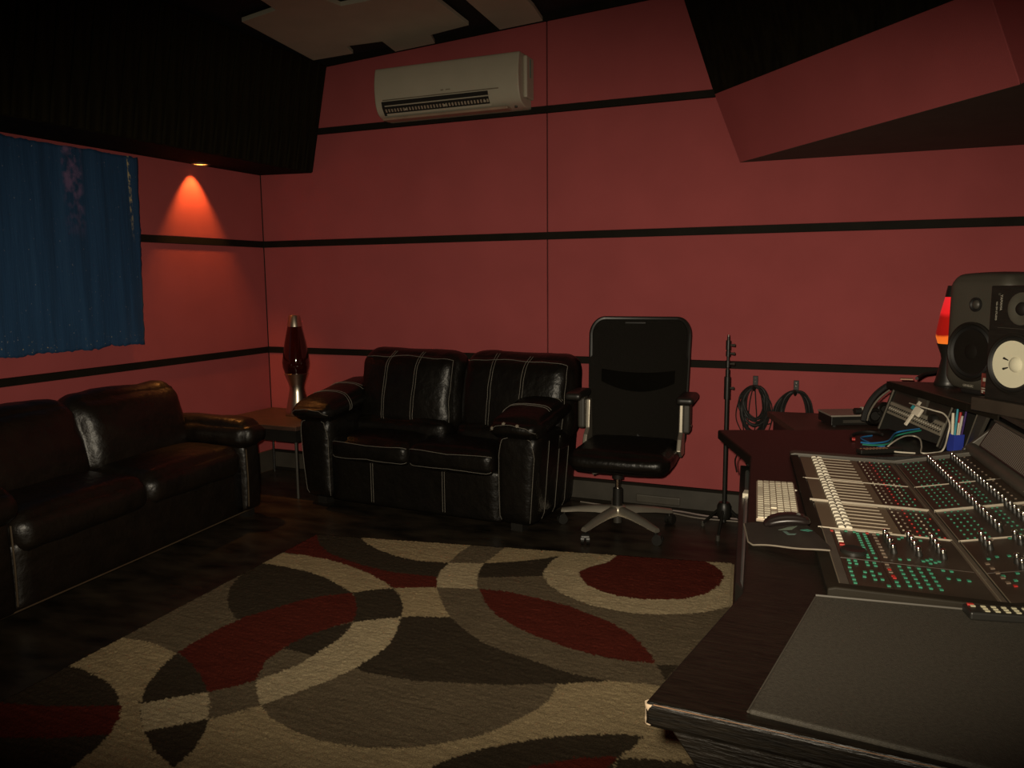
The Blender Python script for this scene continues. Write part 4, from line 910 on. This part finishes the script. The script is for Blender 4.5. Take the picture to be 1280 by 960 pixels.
b = NB(); tube(b, [g0+dgr*.107+ngr*.002+E2*v for v in (0, CL*.5, CL)], .006, 8); obj('bridge_top_bar', b, M_CONS, br_, world=False, smooth=True).data.transform(Matrix.Translation(-(cs.location)))
# far cheek
b = NB(); prism(b, [Vector((*(MB0-E1*.03).xy, ZD+.002))-E2*.03, MB0-E1*.02-E2*.03+EZ*.01, MB0+E1*.062+EZ*.085-E2*.03, MB0+E1*.10+EZ*.085-E2*.03, Vector((*(MB0+E1*.10).xy, ZD+.002))-E2*.03], -E2*.02); obj('end_cheek', b, M_CONS, cs, world=True, bevel=.004)

# ================================================================== SHELF / RACK TURRET
ZS = .965
def gp(a, c): return ZP(a, c, ZS)
s0, s1 = gp(1110, 476), gp(1211, 504)
s2 = gp(1250, 514.5); s3 = s2 + E2*(CL+.05)
sh_poly = [s0, s1, s2, s3, s3+E1*.55, s2+E1*.62, Vector((s0.x+.75, s0.y+.05, ZS))]
rk = thing('rack_turret', 'black equipment turret on the desk with sloping face and speaker shelf on top', 'rack', (4.35, -1.2, ZD))
b = NB(); slab(b, [(p.x, p.y) for p in sh_poly], ZS-.018, ZS); obj('shelf', b, mat('shelf_brown_black', (.040, .030, .022), .45, var=.2, scale=10), rk, world=True, bevel=.004)
for pa_, pb2 in ((s0, s1), (s1, s2)):
    dv_ = (pb2-pa_).normalized(); nv_ = Vector((dv_.y, -dv_.x, 0)); nv_ = nv_ if nv_.dot(CAM-pa_) > 0 else -nv_
    b = NB(); prism(b, [pa_+EZ*-.030, pb2+EZ*-.030, pb2+EZ*-.002, pa_+EZ*-.002], nv_*.006); obj('edge_band', b, M_BATTEN, rk, world=True, bevel=.001)
qa, qb, qc, qd = ZP(1205, 564, ZD+.002), ZP(1224, 513, .943), ZP(1239, 523, .938), ZP(1218, 567, .790)
qc, qd = qc-E2*.045, qd-E2*.045
qn = (qb-qa).cross(qd-qa).normalized(); qn = qn if qn.dot(CAM-qa) < 0 else -qn
b = NB(); prism(b, [qa, qb, qc, qd], qn*.012); obj('cheek_panel', b, mat('cheek_grey', (.042, .037, .029), .6), rk, world=True, bevel=.002)
b = NB(); tube(b, [qa-qn*.001, qb-qn*.001], .0025, 6); obj('cheek_edge', b, mat('cheek_edge', (.13, .115, .09), .5), rk, world=True)
r0, r1 = ZP(1099, 537, ZD), ZP(1172, 560, ZD); rc = ZP(1200, 563, ZD)
rd_ = (r1-r0).normalized(); rn = Vector((rd_.y, -rd_.x, 0)); rn = rn if rn.x < 0 else -rn; RW = (r1-r0).length
tl = DP(1117.6, 485, (r0-CAM).dot(FX)+.02); lean = (tl-r0); lean = lean - rd_*lean.dot(rd_)*.35
HT = .175; lv = lean*(HT/lean.z) if lean.z > .05 else Vector((.05, .02, HT))
def rk_p(s, h, n=0): return r0 + rd_*(s*RW) + lv*h + rn*n
b = NB(); prism(b, [rk_p(0, .03, -.03), rk_p(1, .03, -.03), rk_p(1, 1, -.03), rk_p(0, 1, -.03)], -rn*.02); obj('back_panel', b, M_BLACKWALL, rk, world=True)
for s in (0, 1.0):
    b = NB(); a_ = [rk_p(s, 0, .004), rk_p(s, 1, .004), rk_p(s, 1.05, -.20), rk_p(s, -0, -.24)]
    a_[3].z = ZD+.001; prism(b, a_, rd_*.016*(1 if s else -1)); obj('side_panel', b, M_PLAST, rk, world=True, bevel=.002)
    b = NB(); tube(b, [rk_p(s, .03, .005), rk_p(s, .97, .005)], .0035, 6); obj('rack_rail', b, mat('rail_grey', (.16, .145, .115), .45, .3), rk, world=True)
b = NB(); prism(b, [rk_p(.02, .80, -.0), rk_p(.36, .80, 0), rk_p(.36, .97, 0), rk_p(.02, .97, 0)], -rn*.03)
b = NB(); prism(b, [rk_p(.03, .44, .0), rk_p(.46, .44, .0), rk_p(.40, .98, .0), rk_p(.03, .98, .0)], -rn*.012); obj('blank_panel', b, mat('blank_panel', (.020, .018, .014), .35), rk, world=True)
# patchbay strip with two rows of jacks
def pbp(s, h, n=0):
    A_, B_ = (.05, .43), (1.0, .26)
    return rk_p(A_[0]+(B_[0]-A_[0])*s, A_[1]+(B_[1]-A_[1])*s + h, n+.012)
b = NB(); prism(b, [pbp(0, 0), pbp(1, 0), pbp(1, .27), pbp(0, .27)], -rn*.012); pb0 = obj('patchbay', b, mat('patchbay_grey', (.20, .18, .14), .45), rk, world=True, bevel=.0015)
b = NB()
for i in range(24):
    for h in (.075, .19):
        c = pbp(.03+.94*i/23, h, .001); cyl(b, c-rn*.002, c+rn*.004, .0029, seg=8)
o = obj('jack_socket', b, M_RUBBER, pb0); o.data.transform(rk.matrix_basis.inverted()); o['kind'] = 'stuff'
b = NB()
for i in range(24):
    c = pbp(.03+.94*i/23, .133, .001); bmesh.ops.create_cube(b, size=.0045, matrix=Matrix.Translation(c))
o = obj('jack_mark', b, M_PRINT, pb0); o.data.transform(rk.matrix_basis.inverted()); o['kind'] = 'stuff'
# module with face plate + round knob to the right of the rack
b = NB(); prism(b, [rk_p(.44, .45, .004), rk_p(.66, .40, .004), rk_p(.60, .90, .004), rk_p(.44, .93, .004)], -rn*.03); mo = obj('module', b, mat('module_grey', (.055, .048, .038), .4), rk, world=True, bevel=.002)
b = NB(); prism(b, [rk_p(.66, .38, .0), rk_p(.97, .30, .0), rk_p(.97, .95, .0), rk_p(.62, .95, .0)], -rn*.012); obj('blank_panel', b, mat('blank_panel', (.020, .018, .014), .35), rk, world=True)
b = NB(); c = rk_p(.80, .55, 0); cyl(b, c, c+rn*.02, .020, .016, 18); kb_ = obj('dial', b, M_PLAST, rk, world=True, smooth=True)
# pen bay with divider
b = NB(); prism(b, [r1+rd_*.02, rc, rc+lv+Vector((.02, 0, 0)), r1+rd_*.02+lv], -rn*.006+Vector((.05, .05, 0)))
b.free()
pb1, pb2 = r1+rd_*.02, rc
# white gadget plugged into the module, with its cable
g_c = rk_p(.62, .66, .034); gt = thing('usb_adapter', 'small white adapter with teal light clipped on the rack module', 'adapter', g_c)
Rg = frame_m((0, 0, 0), rd_*1.0-Vector((0, 0, .25)), lv)
b = NB(); bbox(b, (-.022, -.018, -.006), (.022, .018, .006)); b.transform(Rg); obj('body', b, M_CABLEW, gt, bevel=.003)
b = NB(); bbox(b, (-.020, -.072, -.004), (-.006, -.016, .004)); b.transform(Rg); obj('plug', b, M_CABLEW, gt, bevel=.002)
b = NB(); bbox(b, (-.040, -.004, -.005), (-.022, .012, .005)); b.transform(Rg); obj('indicator', b, mat('teal_light', (.04, .30, .34), .3), gt, bevel=.001)
b = NB(); bbox(b, (-.024, .016, -.004), (-.014, .038, .004)); b.transform(Rg); obj('tab', b, M_CABLEW, gt)
fno = rd_.cross(lv).normalized(); fno = fno if fno.dot(CAM-r0) > 0 else -fno
def onf(a_, c_, n): return hit(a_, c_, fno, fno.dot(r0)+n)
pw = [onf(1137, 504, .05), onf(1150, 508, .08), onf(1167, 513, .08), onf(1180, 517.5, .075), onf(1187, 529, .085), onf(1185, 543, .085), ZP(1179, 562, ZD+.012), ZP(1167, 566, ZD+.006)]
pw += [ZP(1152, 566, ZD+.006), ZP(1152, 558, ZD+.008), ZP(1150, 549, ZD+.012), ZP(1142, 545, ZD+.014), ZP(1130, 545.5, ZD+.026), ZP(1116, 553, ZD+.024), ZP(1109, 560.5, ZD+.010), ZP(1118, 564.5, ZD+.006), ZP(1144, 566.5, ZD+.005)]
b = NB(); tube(b, spline(pw, 8), .0030, 6); tag(obj('white_cable', b, M_CABLEW, smooth=True), 'white cable looping from the rack module down onto the desk', 'cable')
for (m_, nm, pts, lb) in ((M_CABLEB, 'blue_cable', [rk_p(.70, .30, .02), rk_p(.45, .12, .04), ZP(1110, 551, ZD+.016), ZP(1090, 554, ZD+.012), ZP(1076, 553, ZD+.0115)], 'blue cable running from the patchbay across the far desktop'),
                      (M_CABLEG, 'green_cable', [rk_p(.74, .28, .022), rk_p(.50, .07, .05), ZP(1112, 554, ZD+.014), ZP(1095, 556.5, ZD+.0115), ZP(1078, 555.5, ZD+.0115)], 'green cable running beside the blue cable from the patchbay'),
                      (M_CABLEB, 'blue_cable', [ZP(1106, 558, ZD+.0036), ZP(1098, 557.5, ZD+.0036), ZP(1085, 552.5, ZD+.0036), ZP(1076, 547, ZD+.0036), ZP(1090, 544.5, ZD+.0036)], 'short blue cable end lying on the desk below the rack'),
                      (M_RUBBER, 'black_cable', [ZP(1067, 549, ZD+.009), ZP(1064, 544, ZD+.0065), ZP(1076, 540, ZD+.0065), ZP(1094, 540.5, ZD+.0065), ZP(1103, 543, ZD+.0065)], 'loop of black cable with red tip on the far desktop')):
    b = NB(); tube(b, spline(pts, 8), .0034 if m_ is not M_RUBBER else .006, 6); o = tag(obj(nm, b, m_, smooth=True), lb, 'cable')
    if m_ is M_RUBBER:
        b = NB(); cyl(b, pts[0]-Vector((.006, 0, 0)), pts[0]+Vector((.006, 0, 0)), .007, seg=10); obj('red_tip', b, M_BTNR, o)
# pens and cup
cpt = thing('pen_cup', 'blue plastic pen cup beside the sloping rack', 'cup', (qa.x-.031, qa.y-.004, ZD+.0005), math.atan2(rd_.y, rd_.x))
b = NB(); q4 = math.sqrt(2); lathe(b, [(0, 0), (.019*q4, 0), (.021*q4, .066), (.0195*q4, .066), (.0175*q4, .004), (0, .004)], 4, Matrix.Rotation(math.pi/4, 4, 'Z')); obj('cup', b, M_CUP, cpt, bevel=.001)
pens = [((-.010, -.006), (-.004, .0), 'white marker pen leaning left in the blue cup', M_WHITE, .13, .0055), ((-.003, .008), (.006, .004), 'red capped pen standing in the blue cup', M_BTNR, .135, .0055), ((.001, -.008), (.014, -.002), 'teal pen leaning right in the blue cup', mat('teal_pen', (.05, .28, .36), .4), .15, .004), ((.006, .001), (.022, .0), 'grey-white marker at the right of the blue cup', mat('grey_pen', (.50, .47, .42), .4), .125, .0045), ((.008, .011), (.022, .004), 'dark purple pen at the right rim of the blue cup', mat('violet_pen', (.05, .025, .12), .4), .15, .0038)]
for (a_, tilt, lb, m_, ln_, rr_) in pens:
    base = cpt.matrix_basis @ Vector((*a_, .014)); tp = cpt.matrix_basis @ Vector((a_[0]+tilt[0], a_[1]+tilt[1], .014+ln_))
    pt_ = thing('pen', lb, 'pen', base, 0, 'pens in the blue cup')
    d = tp-base
    b = NB(); cyl(b, (0, 0, 0), d*.72, rr_, seg=12); obj('barrel', b, m_ if 'red' not in lb else M_WHITE, pt_, smooth=True)
    b = NB(); cyl(b, d*.70, d, rr_*1.12, rr_*.9, 12); obj('pen_cap', b, m_, pt_, smooth=True)

# headphones leaning on the left side of the turret
def headphones():
    c = rk_p(0, 0, 0) - rd_*.065; c.z = ZD
    t = thing('headphones', 'black over-ear headphones leaning on the left side of the turret', 'headphones', c, 0)
    lf = Vector((-.90, -.2, 0)).normalized()
    A_ = DP(1080, 527, (c-CAM).dot(FX)); 
    pts = spline([DP(*p, (c-CAM).dot(FX)) - c for p in ((1079, 526), (1082, 514), (1088, 502), (1096, 492), (1106, 484), (1112, 481))], 6)
    b = NB(); tube(b, pts, .013, 8); hb = obj('headband', b, M_RUBBER, t, smooth=True)
    b = NB(); tube(b, [p+Vector((.012, 0, -.018)) for p in pts[3:-4]], .004, 6); obj('band_wire', b, mat('band_grey', (.16, .14, .11), .4), hb, smooth=True)
    for (px, py, r) in ((1092, 520, .040), (1104, 512, .036)):
        q = DP(px, py, (c-CAM).dot(FX)+.03) - c; d = -FX
        b = NB(); cyl(b, q-d*.016, q+d*.012, r, r*.85, 24); e_ = obj('ear_cup', b, M_PLAST, t, smooth=True)
        b = NB(); tor = [q + d*.014 + RX*(r*.72*math.cos(a)) + UX*(r*.72*math.sin(a)) for a in [2*math.pi*i/24 for i in range(24)]]; tube(b, tor, r*.25, 8, closed=True); obj('ear_cushion', b, M_LEATHER, e_, smooth=True)
headphones()
ad = DP(1074, 514, 3.75)
at_ = thing('power_plug', 'small black plug with white collar beside the silver player', 'plug', ad)
b = NB(); cyl(b, -RX*.022, RX*.008, .016, seg=14); obj('body', b, M_PLAST, at_, smooth=True)
b = NB(); cyl(b, RX*.008, RX*.020, .021, seg=16); obj('collar', b, M_CABLEW, at_, smooth=True)

# ================================================================== SPEAKERS
FA = math.radians(217)             # the way the speakers face
fdir = Vector((math.cos(FA), math.sin(FA), 0)); fside = Vector((-fdir.y, fdir.x, 0))   # fside: left of face seen from behind -> image right is +
fr = Vector((fdir.y, -fdir.x, 0)); fr = fr if fr.dot(RX) > 0 else -fr                    # image-right along the face
def spk_m(o): return frame_m(o, fr, (0, 0, 1))          # x right on face, y up, z out of the face
def grey_speaker():
    base = ZP(1175, 488, ZS); H, W, Dp = .428, .290, .25; up_ = .022
    o = Vector((base.x, base.y, ZS+.0012)) + fr*(W/2) ; t = thing('grey_monitor', 'grey rounded studio monitor with black woofer on the shelf', 'speaker', o - fdir*(Dp*.5))
    M = t.matrix_basis.inverted() @ spk_m(o)
    r_ = RB((0, H/2+up_, -Dp/2), (W/2, H/2, Dp/2), .045, (.010, .014, .0)); b = NB(); r_.add(b, 18); b.transform(M); obj('enclosure', b, M_SPK, t, smooth=True, angle=180)
    wz = .006
    def ring(nm, cx, cy, prof, m_, par=t, seg=40):
        b = NB(); lathe(b, prof, seg, Matrix.Translation((cx, cy, 0))); b.transform(M); return obj(nm, b, m_, par, smooth=True, angle=50)
    wf_ = ring('woofer', 0, .165, [(.112, -.005), (.113, .009), (.106, .012), (.101, .006), (.095, .002), (0, .001)], M_CONEB)
    ring('surround', 0, .165, [(.099, .004), (.092, .011), (.085, .006), (.081, .003)], M_RUBBER, wf_)
    ring('cone', 0, .165, [(.083, .005), (.055, .003), (.034, .002), (.033, .003), (.025, .007), (.012, .010), (0, .011)], mat('cone_grey', (.011, .009, .007), .6, spec=.12), wf_)
    tw = ring('tweeter', .012, .343, [(.026, .004), (.027, .011), (.022, .012), (.018, .006), (0, .004)], M_RUBBER, t, 24)
    ring('dome', .012, .343, [(.017, .006), (.015, .010), (.008, .014), (0, .015)], M_DKPLAST, tw, 20)
    b = NB(); RB((0, .011, -Dp*.45), (.075, .011, .09), .010).add(b, 8); b.transform(M); obj('foot_stand', b, M_RUBBER, t, smooth=True, angle=180)
    text_obj('badge', 'GENELEC', .012, M_PRINT, t, M @ Matrix.Translation((0, .036, .0065)))
grey_speaker()
def white_cone_speaker():
    base = DP(1230, 496.5, 2.69); H, W, Dp = .372, .212, .185
    zr = base.z; ro = Vector((base.x, base.y, ZS)) + fr*(W/2)
    rs = thing('speaker_riser', 'flat dark grey riser block on the shelf under the white-coned speaker', 'riser', ro - fdir*.09, FA+math.pi/2)
    b = NB(); bbox(b, (-.135, -.115, .0005), (.135, .135, zr-ZS-.0005)); obj('block', b, mat('shelf_brown_black', (.040, .030, .022)), rs, bevel=.004)
    o = Vector((base.x, base.y, zr)) + fr*(W/2); t = thing('white_cone_monitor', 'black boxy studio monitor with a white woofer cone on the shelf', 'speaker', o - fdir*(Dp*.5))
    M = t.matrix_basis.inverted() @ spk_m(o)
    zb = .0
    b = NB(); bbox(b, (-W/2, zb, -Dp), (W/2, H+zb, 0)); b.transform(M); obj('enclosure', b, mat('black_veneer', (.010, .008, .006), .5, var=.3, scale=20, stretch=(1, 1, 12)), t, bevel=.003)
    def ring(nm, cx, cy, prof, m_, par=t, seg=44):
        b = NB(); lathe(b, prof, seg, Matrix.Translation((cx, cy, 0))); b.transform(M); return obj(nm, b, m_, par, smooth=True, angle=45)
    cy = .122
    wf_ = ring('woofer', .0, cy, [(.098, -.002), (.099, .006), (.092, .009), (.088, .004), (.080, .002), (0, .0015)], M_CONEB)
    ring('surround', 0, cy, [(.090, .004), (.084, .010), (.077, .006), (.074, .003)], M_RUBBER, wf_)
    ring('cone', 0, cy, [(.076, .0055), (.055, .0035), (.03, .0025), (0, .0025)], M_CONEW, wf_)
    ring('dust_cap', .014, cy, [(.0265, .0030), (.026, .004), (.023, .009), (.014, .014), (0, .016)], M_CONEW, wf_, 28)
    for a in (158, 203):
        a = math.radians(a); q0 = Vector((.014+.030*math.cos(a), cy+.030*math.sin(a), .0055)); q1 = Vector((.014+.050*math.cos(a), cy+.046*math.sin(a), .006))
        b = NB(); tube(b, [q0, q1], [.0016, .004], 6); b.transform(M); obj('lead_wire', b, M_RUBBER, wf_, smooth=True)
    tw = ring('tweeter', .018, .300, [(.050, -.002), (.052, .003), (.046, .005), (.040, .003), (.026, .0025), (.024, .001), (0, .001)], mat('tweeter_grey', (.06, .055, .042), .5), t, 32)
    ring('dome', .018, .300, [(.022, .002), (.018, .008), (.008, .011), (0, .012)], M_CONEB, tw, 20)
    b = NB(); bbox(b, (-.07, .236, .0), (.105, .2375, .002)); b.transform(M); obj('panel_joint', b, M_DKPLAST, t)
    for x in (-.07, .10):
        b = NB(); cyl(b, (x, .345, 0), (x, .345, .003), .004, seg=8); b.transform(M); obj('screw', b, M_DKPLAST, t)
    rot = Matrix.Rotation(math.radians(-90), 4, 'Z')
    text_obj('brand_badge', 'YAMAHA', .0125, M_PRINT, t, M @ Matrix.Translation((-.062, .318, .0012)) @ rot)
    text_obj('model_badge', 'NS-10M STUDIO', .0085, M_PRINT, t, M @ Matrix.Translation((-.079, .290, .0012)) @ rot)
white_cone_speaker()
# small decorated carton in front
pc_ = ZP(1236.5, 493, DP(1235.5, 497, 2.69).z); bx_ = thing('small_carton', 'small red and black printed carton before the white-coned speaker', 'box', pc_, FA+math.pi/2)
b = NB(); bbox(b, (-.026, -.012, 0), (.026, .012, .072)); obj('carton', b, mat('carton_dark_red', (.10, .02, .015), .5, var=.8, scale=60), bx_, bevel=.001)
b = NB()
for (x, z, w_, h_) in ((0, .012, .044, .004), (0, .020, .044, .003), (-.012, .050, .012, .012), (.016, .046, .006, .012), (-.018, .006, .006, .005), (.018, .006, .006, .005)): box(b, (x, .0122, z), (w_, .0008, h_)); box(b, (x, -.0122, z), (w_, .0008, h_))
obj('print', b, M_PRINT, bx_)
# lit lava lamp behind the grey monitor
M_GL2 = bpy.data.materials.new('glowing_red_liquid'); M_GL2.use_nodes = True
def glow():
    nt = M_GL2.node_tree; bs = nt.nodes['Principled BSDF']; bs.inputs['Base Color'].default_value = (.35, .01, .005, 1); bs.inputs['Roughness'].default_value = .1
    tc = nt.nodes.new('ShaderNodeTexCoord'); sp = nt.nodes.new('ShaderNodeSeparateXYZ'); nt.links.new(tc.outputs['Object'], sp.inputs[0])
    n = nt.nodes.new('ShaderNodeTexNoise'); n.inputs['Scale'].default_value = 9; nt.links.new(tc.outputs['Object'], n.inputs['Vector'])
    ad_ = nt.nodes.new('ShaderNodeMath'); ad_.operation = 'MULTIPLY_ADD'; nt.links.new(n.outputs['Fac'], ad_.inputs[0]); ad_.inputs[1].default_value = .05; nt.links.new(sp.outputs[2], ad_.inputs[2])
    r = nt.nodes.new('ShaderNodeValToRGB'); el = r.color_ramp.elements
    mr = nt.nodes.new('ShaderNodeMapRange'); mr.inputs[1].default_value = .16; mr.inputs[2].default_value = .42; nt.links.new(ad_.outputs[0], mr.inputs[0])
    for _ in range(4): el.new(.5)
    for e_, (p, c) in zip(el, ((0, (1, .30, .03)), (.26, (1, .20, .02)), (.30, (.16, .004, .003)), (.56, (.20, .004, .004)), (.62, (.85, .016, .02)), (1, (.95, .03, .04)))): e_.position = p; e_.color = (*c, 1)
    nt.links.new(mr.outputs[0], r.inputs[0]); nt.links.new(r.outputs[0], bs.inputs['Emission Color']); bs.inputs['Emission Strength'].default_value = .7
glow()
lp_ = ZP(1184.5, 481.5, ZS)
lava_lamp(0, 0, (lp_.x, lp_.y, ZS+.0008), .41, 'small black lava lamp glowing red and orange behind the grey monitor', M_PLAST, M_GL2, M_PLAST, [])
# clutter on the shelf left end
q = ZP(1150, 474, ZS); b = NB(); tube(b, spline([ZP(1146, 473, ZS+.008), ZP(1155, 468, ZS+.012), ZP(1166, 466, ZS+.015), ZP(1172, 464, ZS+.02)], 6), .007, 8); tag(obj('black_cable', b, M_RUBBER, smooth=True), 'short black cable lying on the shelf beside the glowing lamp', 'cable')
q = ZP(1133, 474.5, ZS); b = NB(); box(b, q+Vector((0, 0, .003)), (.05, .04, .005)); tag(obj('paper_scrap', b, mat('tan_paper', (.40, .24, .16), .8), bevel=.001), 'small tan scrap of paper on the left end of the shelf', 'paper')

# ================================================================== DESK THINGS
def keyboard():
    z = ZD+.001; a, b_, c, d = [ZP(*p, z+.012) for p in ((944.5, 602), (993, 601), (1001, 648), (944.5, 648))]
    o = (a+b_+c+d)/4; ey = ((a-d)+(b_-c)).normalized(); ex = Vector((ey.y, -ey.x, 0)); W = .108; H = .5*((a-d).length+(b_-c).length)
    t = thing('computer_keyboard', 'slim white computer keyboard lying between desk edge and console', 'keyboard', (o.x, o.y, z))
    M = t.matrix_basis.inverted() @ frame_m((o.x, o.y, z), ex, ey)
    b = NB(); bbox(b, (-W/2-.003, -H/2-.004, 0), (W/2+.003, H/2+.004, .009)); b.transform(M); obj('case', b, mat('keyboard_aluminium', (.34, .27, .20), .4, .3), t, bevel=.002)
    # the user sits to the left: rows run across x, keys run along y
    mk = mat('ivory_key', (.70, .64, .49), .4); nrow = 6; rw = W/nrow
    km = {}
    def key(x0, x1, y0, y1):
        b = NB(); bbox(b, (x0+.0012, y0+.0012, .009), (x1-.0012, y1-.0012, .0125)); b.transform(M); obj('key', b, mk, t, bevel=.0006, seg=1)
    for r in range(nrow):
        x1 = W/2 - r*rw; x0 = x1-rw
        if r == 0: ks = [H/18]*18
        elif r == 5: ks = [H/18]*3 + [H*.29] + [H/18]*2 + [H/18]*2 + [H/18*1.0]*2 + [H/18]*3
        elif r == 4: ks = [H/18*2] + [H/18]*10 + [H/18*2] + [H/18]*4
        elif r == 3: ks = [H/18*1.6] + [H/18]*10 + [H/18*1.9] + [-H/18*1.5] + [H/18]*3
        else: ks = [H/18*1.3] + [H/18]*12 + [H/18*1.2] + [H/18]*4
        tot = sum(abs(k_) for k_ in ks); sc = H/tot; y = H/2
        for k_ in ks:
            kk = abs(k_)*sc
            if k_ > 0: key(x0, x1, y-kk, y)
            y -= kk
    b = NB(); tube(b, [Vector((W/2+.004+.004*math.cos(a), .13+.004*math.sin(a), .006)) for a in [2*math.pi*i/16 for i in range(16)]], .0016, 6, closed=True); b.transform(M); obj('cable_ring', b, M_CABLEW, t, smooth=True)
keyboard()
def mousepad():
    z = ZD+.0075; cor = [ZP(929, 651, z+.002), ZP(1004, 649, ZD+.030), ZP(1043, 686, ZD+.030), ZP(936, 680, z+.002)]
    o = sum(cor, Vector())/4; t = thing('mouse_pad', 'dark grey mouse pad overhanging the desk edge below the white keyboard', 'mouse pad', (o.x, o.y, ZD))
    cpx = [Vector(q) for q in ((929, 652.5), (1005, 651.5), (1043, 686.5), (936, 680))]
    def pq(s_, t_): q = cpx[0].lerp(cpx[1], s_).lerp(cpx[3].lerp(cpx[2], s_), t_); return ZP(q.x, q.y, lift(s_))
    lift = lambda s_: z+.002+.0235*max(0, min(1, s_/.78))
    N = 20; b = NB(); G_ = []
    for i in range(N+1):
        row = []
        for j in range(N+1):
            s_, t_ = i/N, j/N; p = pq(s_, t_)
            cxy = Vector((s_-.5, t_-.5)); q = max(abs(cxy.x), abs(cxy.y)); l = cxy.length
            if l > .62: p = p + (o-p)*((l-.62)*.6)
            p = Vector((p.x, p.y, p.z-.002+.004*max(0, t_-.5)*math.sin(s_*5)+.0015*math.sin(s_*9)))
            row.append(b.verts.new(p - t.location))
        G_.append(row)
    for i in range(N):
        for j in range(N): b.faces.new((G_[i][j], G_[i+1][j], G_[i+1][j+1], G_[i][j+1]))
    bmesh.ops.solidify(b, geom=b.faces[:], thickness=.004); obj('pad', b, mat('pad_brown_grey', (.055, .043, .035), .6, var=.15), t, smooth=True, angle=60)
    ed = [G for G in [[cor[3].lerp(cor[2], s_/20)] for s_ in range(21)]]
    b = NB(); pts = []
    for s_ in range(1, 20):
        u_ = s_/20; p = pq(u_, 1); p.z = lift(u_)-.002+.002*math.sin(u_*5)+.0015*math.sin(u_*9); pts.append(p - t.location - Vector((0, 0, .001)))
    p = cor[0].lerp(cor[3], .25); pts2 = [cor[0].lerp(cor[3], q_)-t.location for q_ in (.15, .4, .65, .92)]
    tube(b, pts2[:]+pts, .0022, 6); obj('pad_rim', b, mat('pad_rim', (.15, .125, .095), .6), t, smooth=True)
    # printed artwork: teal and pale wave shapes, flat on the pad
    def blob(nm, pts_, m_, h):
        b = NB(); prism(b, [ZP(*q, lift((q[0]-932)/90)+h-.0012)-t.location for q in pts_], (0, 0, .0004)); obj(nm, b, m_, t)
    blob('print', [(973, 662.5), (985, 659), (997, 657.5), (990, 662)], mat('print_sage', (.13, .16, .12), .6), .0046)
    blob('print', [(1000, 662.5), (1009, 661.5), (1016, 663.5), (1010, 664.5)], mat('print_teal', (.05, .22, .16), .6), .0046)
    blob('print', [(978, 664), (983, 664), (987, 667), (996, 667), (994, 668.5), (984, 668.5)], mat('print_grey_teal', (.09, .14, .12), .6), .0046)
    # mouse
    mo_ = ZP(983, 655.5, z+.022)
    mt = thing('computer_mouse', 'black computer mouse on the dark grey mouse pad', 'mouse', (mo_.x, mo_.y, lift(.62)+.0085), rot=(0, -.125, math.radians(8)))
    def shm(o_): return Vector((o_.x, o_.y, o_.z - .010*(o_.x/.055)**2))
    r_ = RB((0, 0, .009), (.050, .024, .009), .009, (.008, .006, .005), shear=shm); b = NB(); r_.add(b, 12); ms = obj('shell', b, mat('mouse_black', (.014, .010, .009), .35), mt, smooth=True, angle=180)
    b = NB(); cyl(b, (.03, -.004, .016), (.03, .004, .016), .006, seg=12); obj('scroll_wheel', b, M_DKPLAST, mt, smooth=True)
mousepad()
def remote(c, yaw, L, W, label, key_m, n_rows, tex, red=False):
    t = thing('remote_control', label, 'remote control', c, yaw)
    b = NB(); bbox(b, (-L/2, -W/2, 0), (L/2, W/2, .017)); obj('case', b, M_PLAST, t, bevel=.004, seg=3)
    random.seed(2)
    cell = L*.62/n_rows
    for i in range(n_rows):
        for j in range(3):
            m_ = key_m
            if i == 0 and j < 2: continue
            b = NB(); bbox(b, (-L/2+.010+i*cell, -W*.30+j*W*.24-.0033, .016), (-L/2+.010+i*cell+cell*.50, -W*.30+j*W*.24+.0033, .0192)); obj('key', b, m_, t, bevel=.001, seg=1)
    if red:
        b = NB(); bbox(b, (-L/2+.006, W*.24, .016), (-L/2+.018, W*.40, .020)); o = obj('power_key', b, M_BTNR, t, bevel=.001); o['label'] = 'red power key'
        for y in (-.012, .012):
            b = NB(); bbox(b, (L*.16, y-.003, .016), (L*.32, y+.003, .019)); obj('key', b, key_m, t, bevel=.001, seg=1)
        b = NB(); bbox(b, (L*.43, -.006, .016), (L*.47, .012, .019)); obj('key', b, M_WHITE, t, bevel=.001, seg=1)
ra, rb_ = ZP(1209, 767, ZD+.012), ZP(1280, 771.5, ZD+.012); d_ = (rb_-ra).normalized(); rcn = ra + d_*.085
remote((rcn.x, rcn.y, ZD+.0075), math.atan2(d_.y, d_.x), .175, .045, 'black remote control with pale keys and red power key on the grey desk pad', mat('pale_key', (.36, .33, .22), .45), 6, None, True)
ra, rb_ = ZP(1073, 564, ZD+.01), ZP(1126, 561.5, ZD+.01); d_ = (rb_-ra).normalized(); rcn = (ra+rb_)/2
remote((rcn.x, rcn.y, ZD+.001), math.atan2(d_.y, d_.x), (rb_-ra).length, .036, 'dark remote control lying beyond the far rim of the console', mat('dim_key', (.22, .12, .07), .4), 8, None)
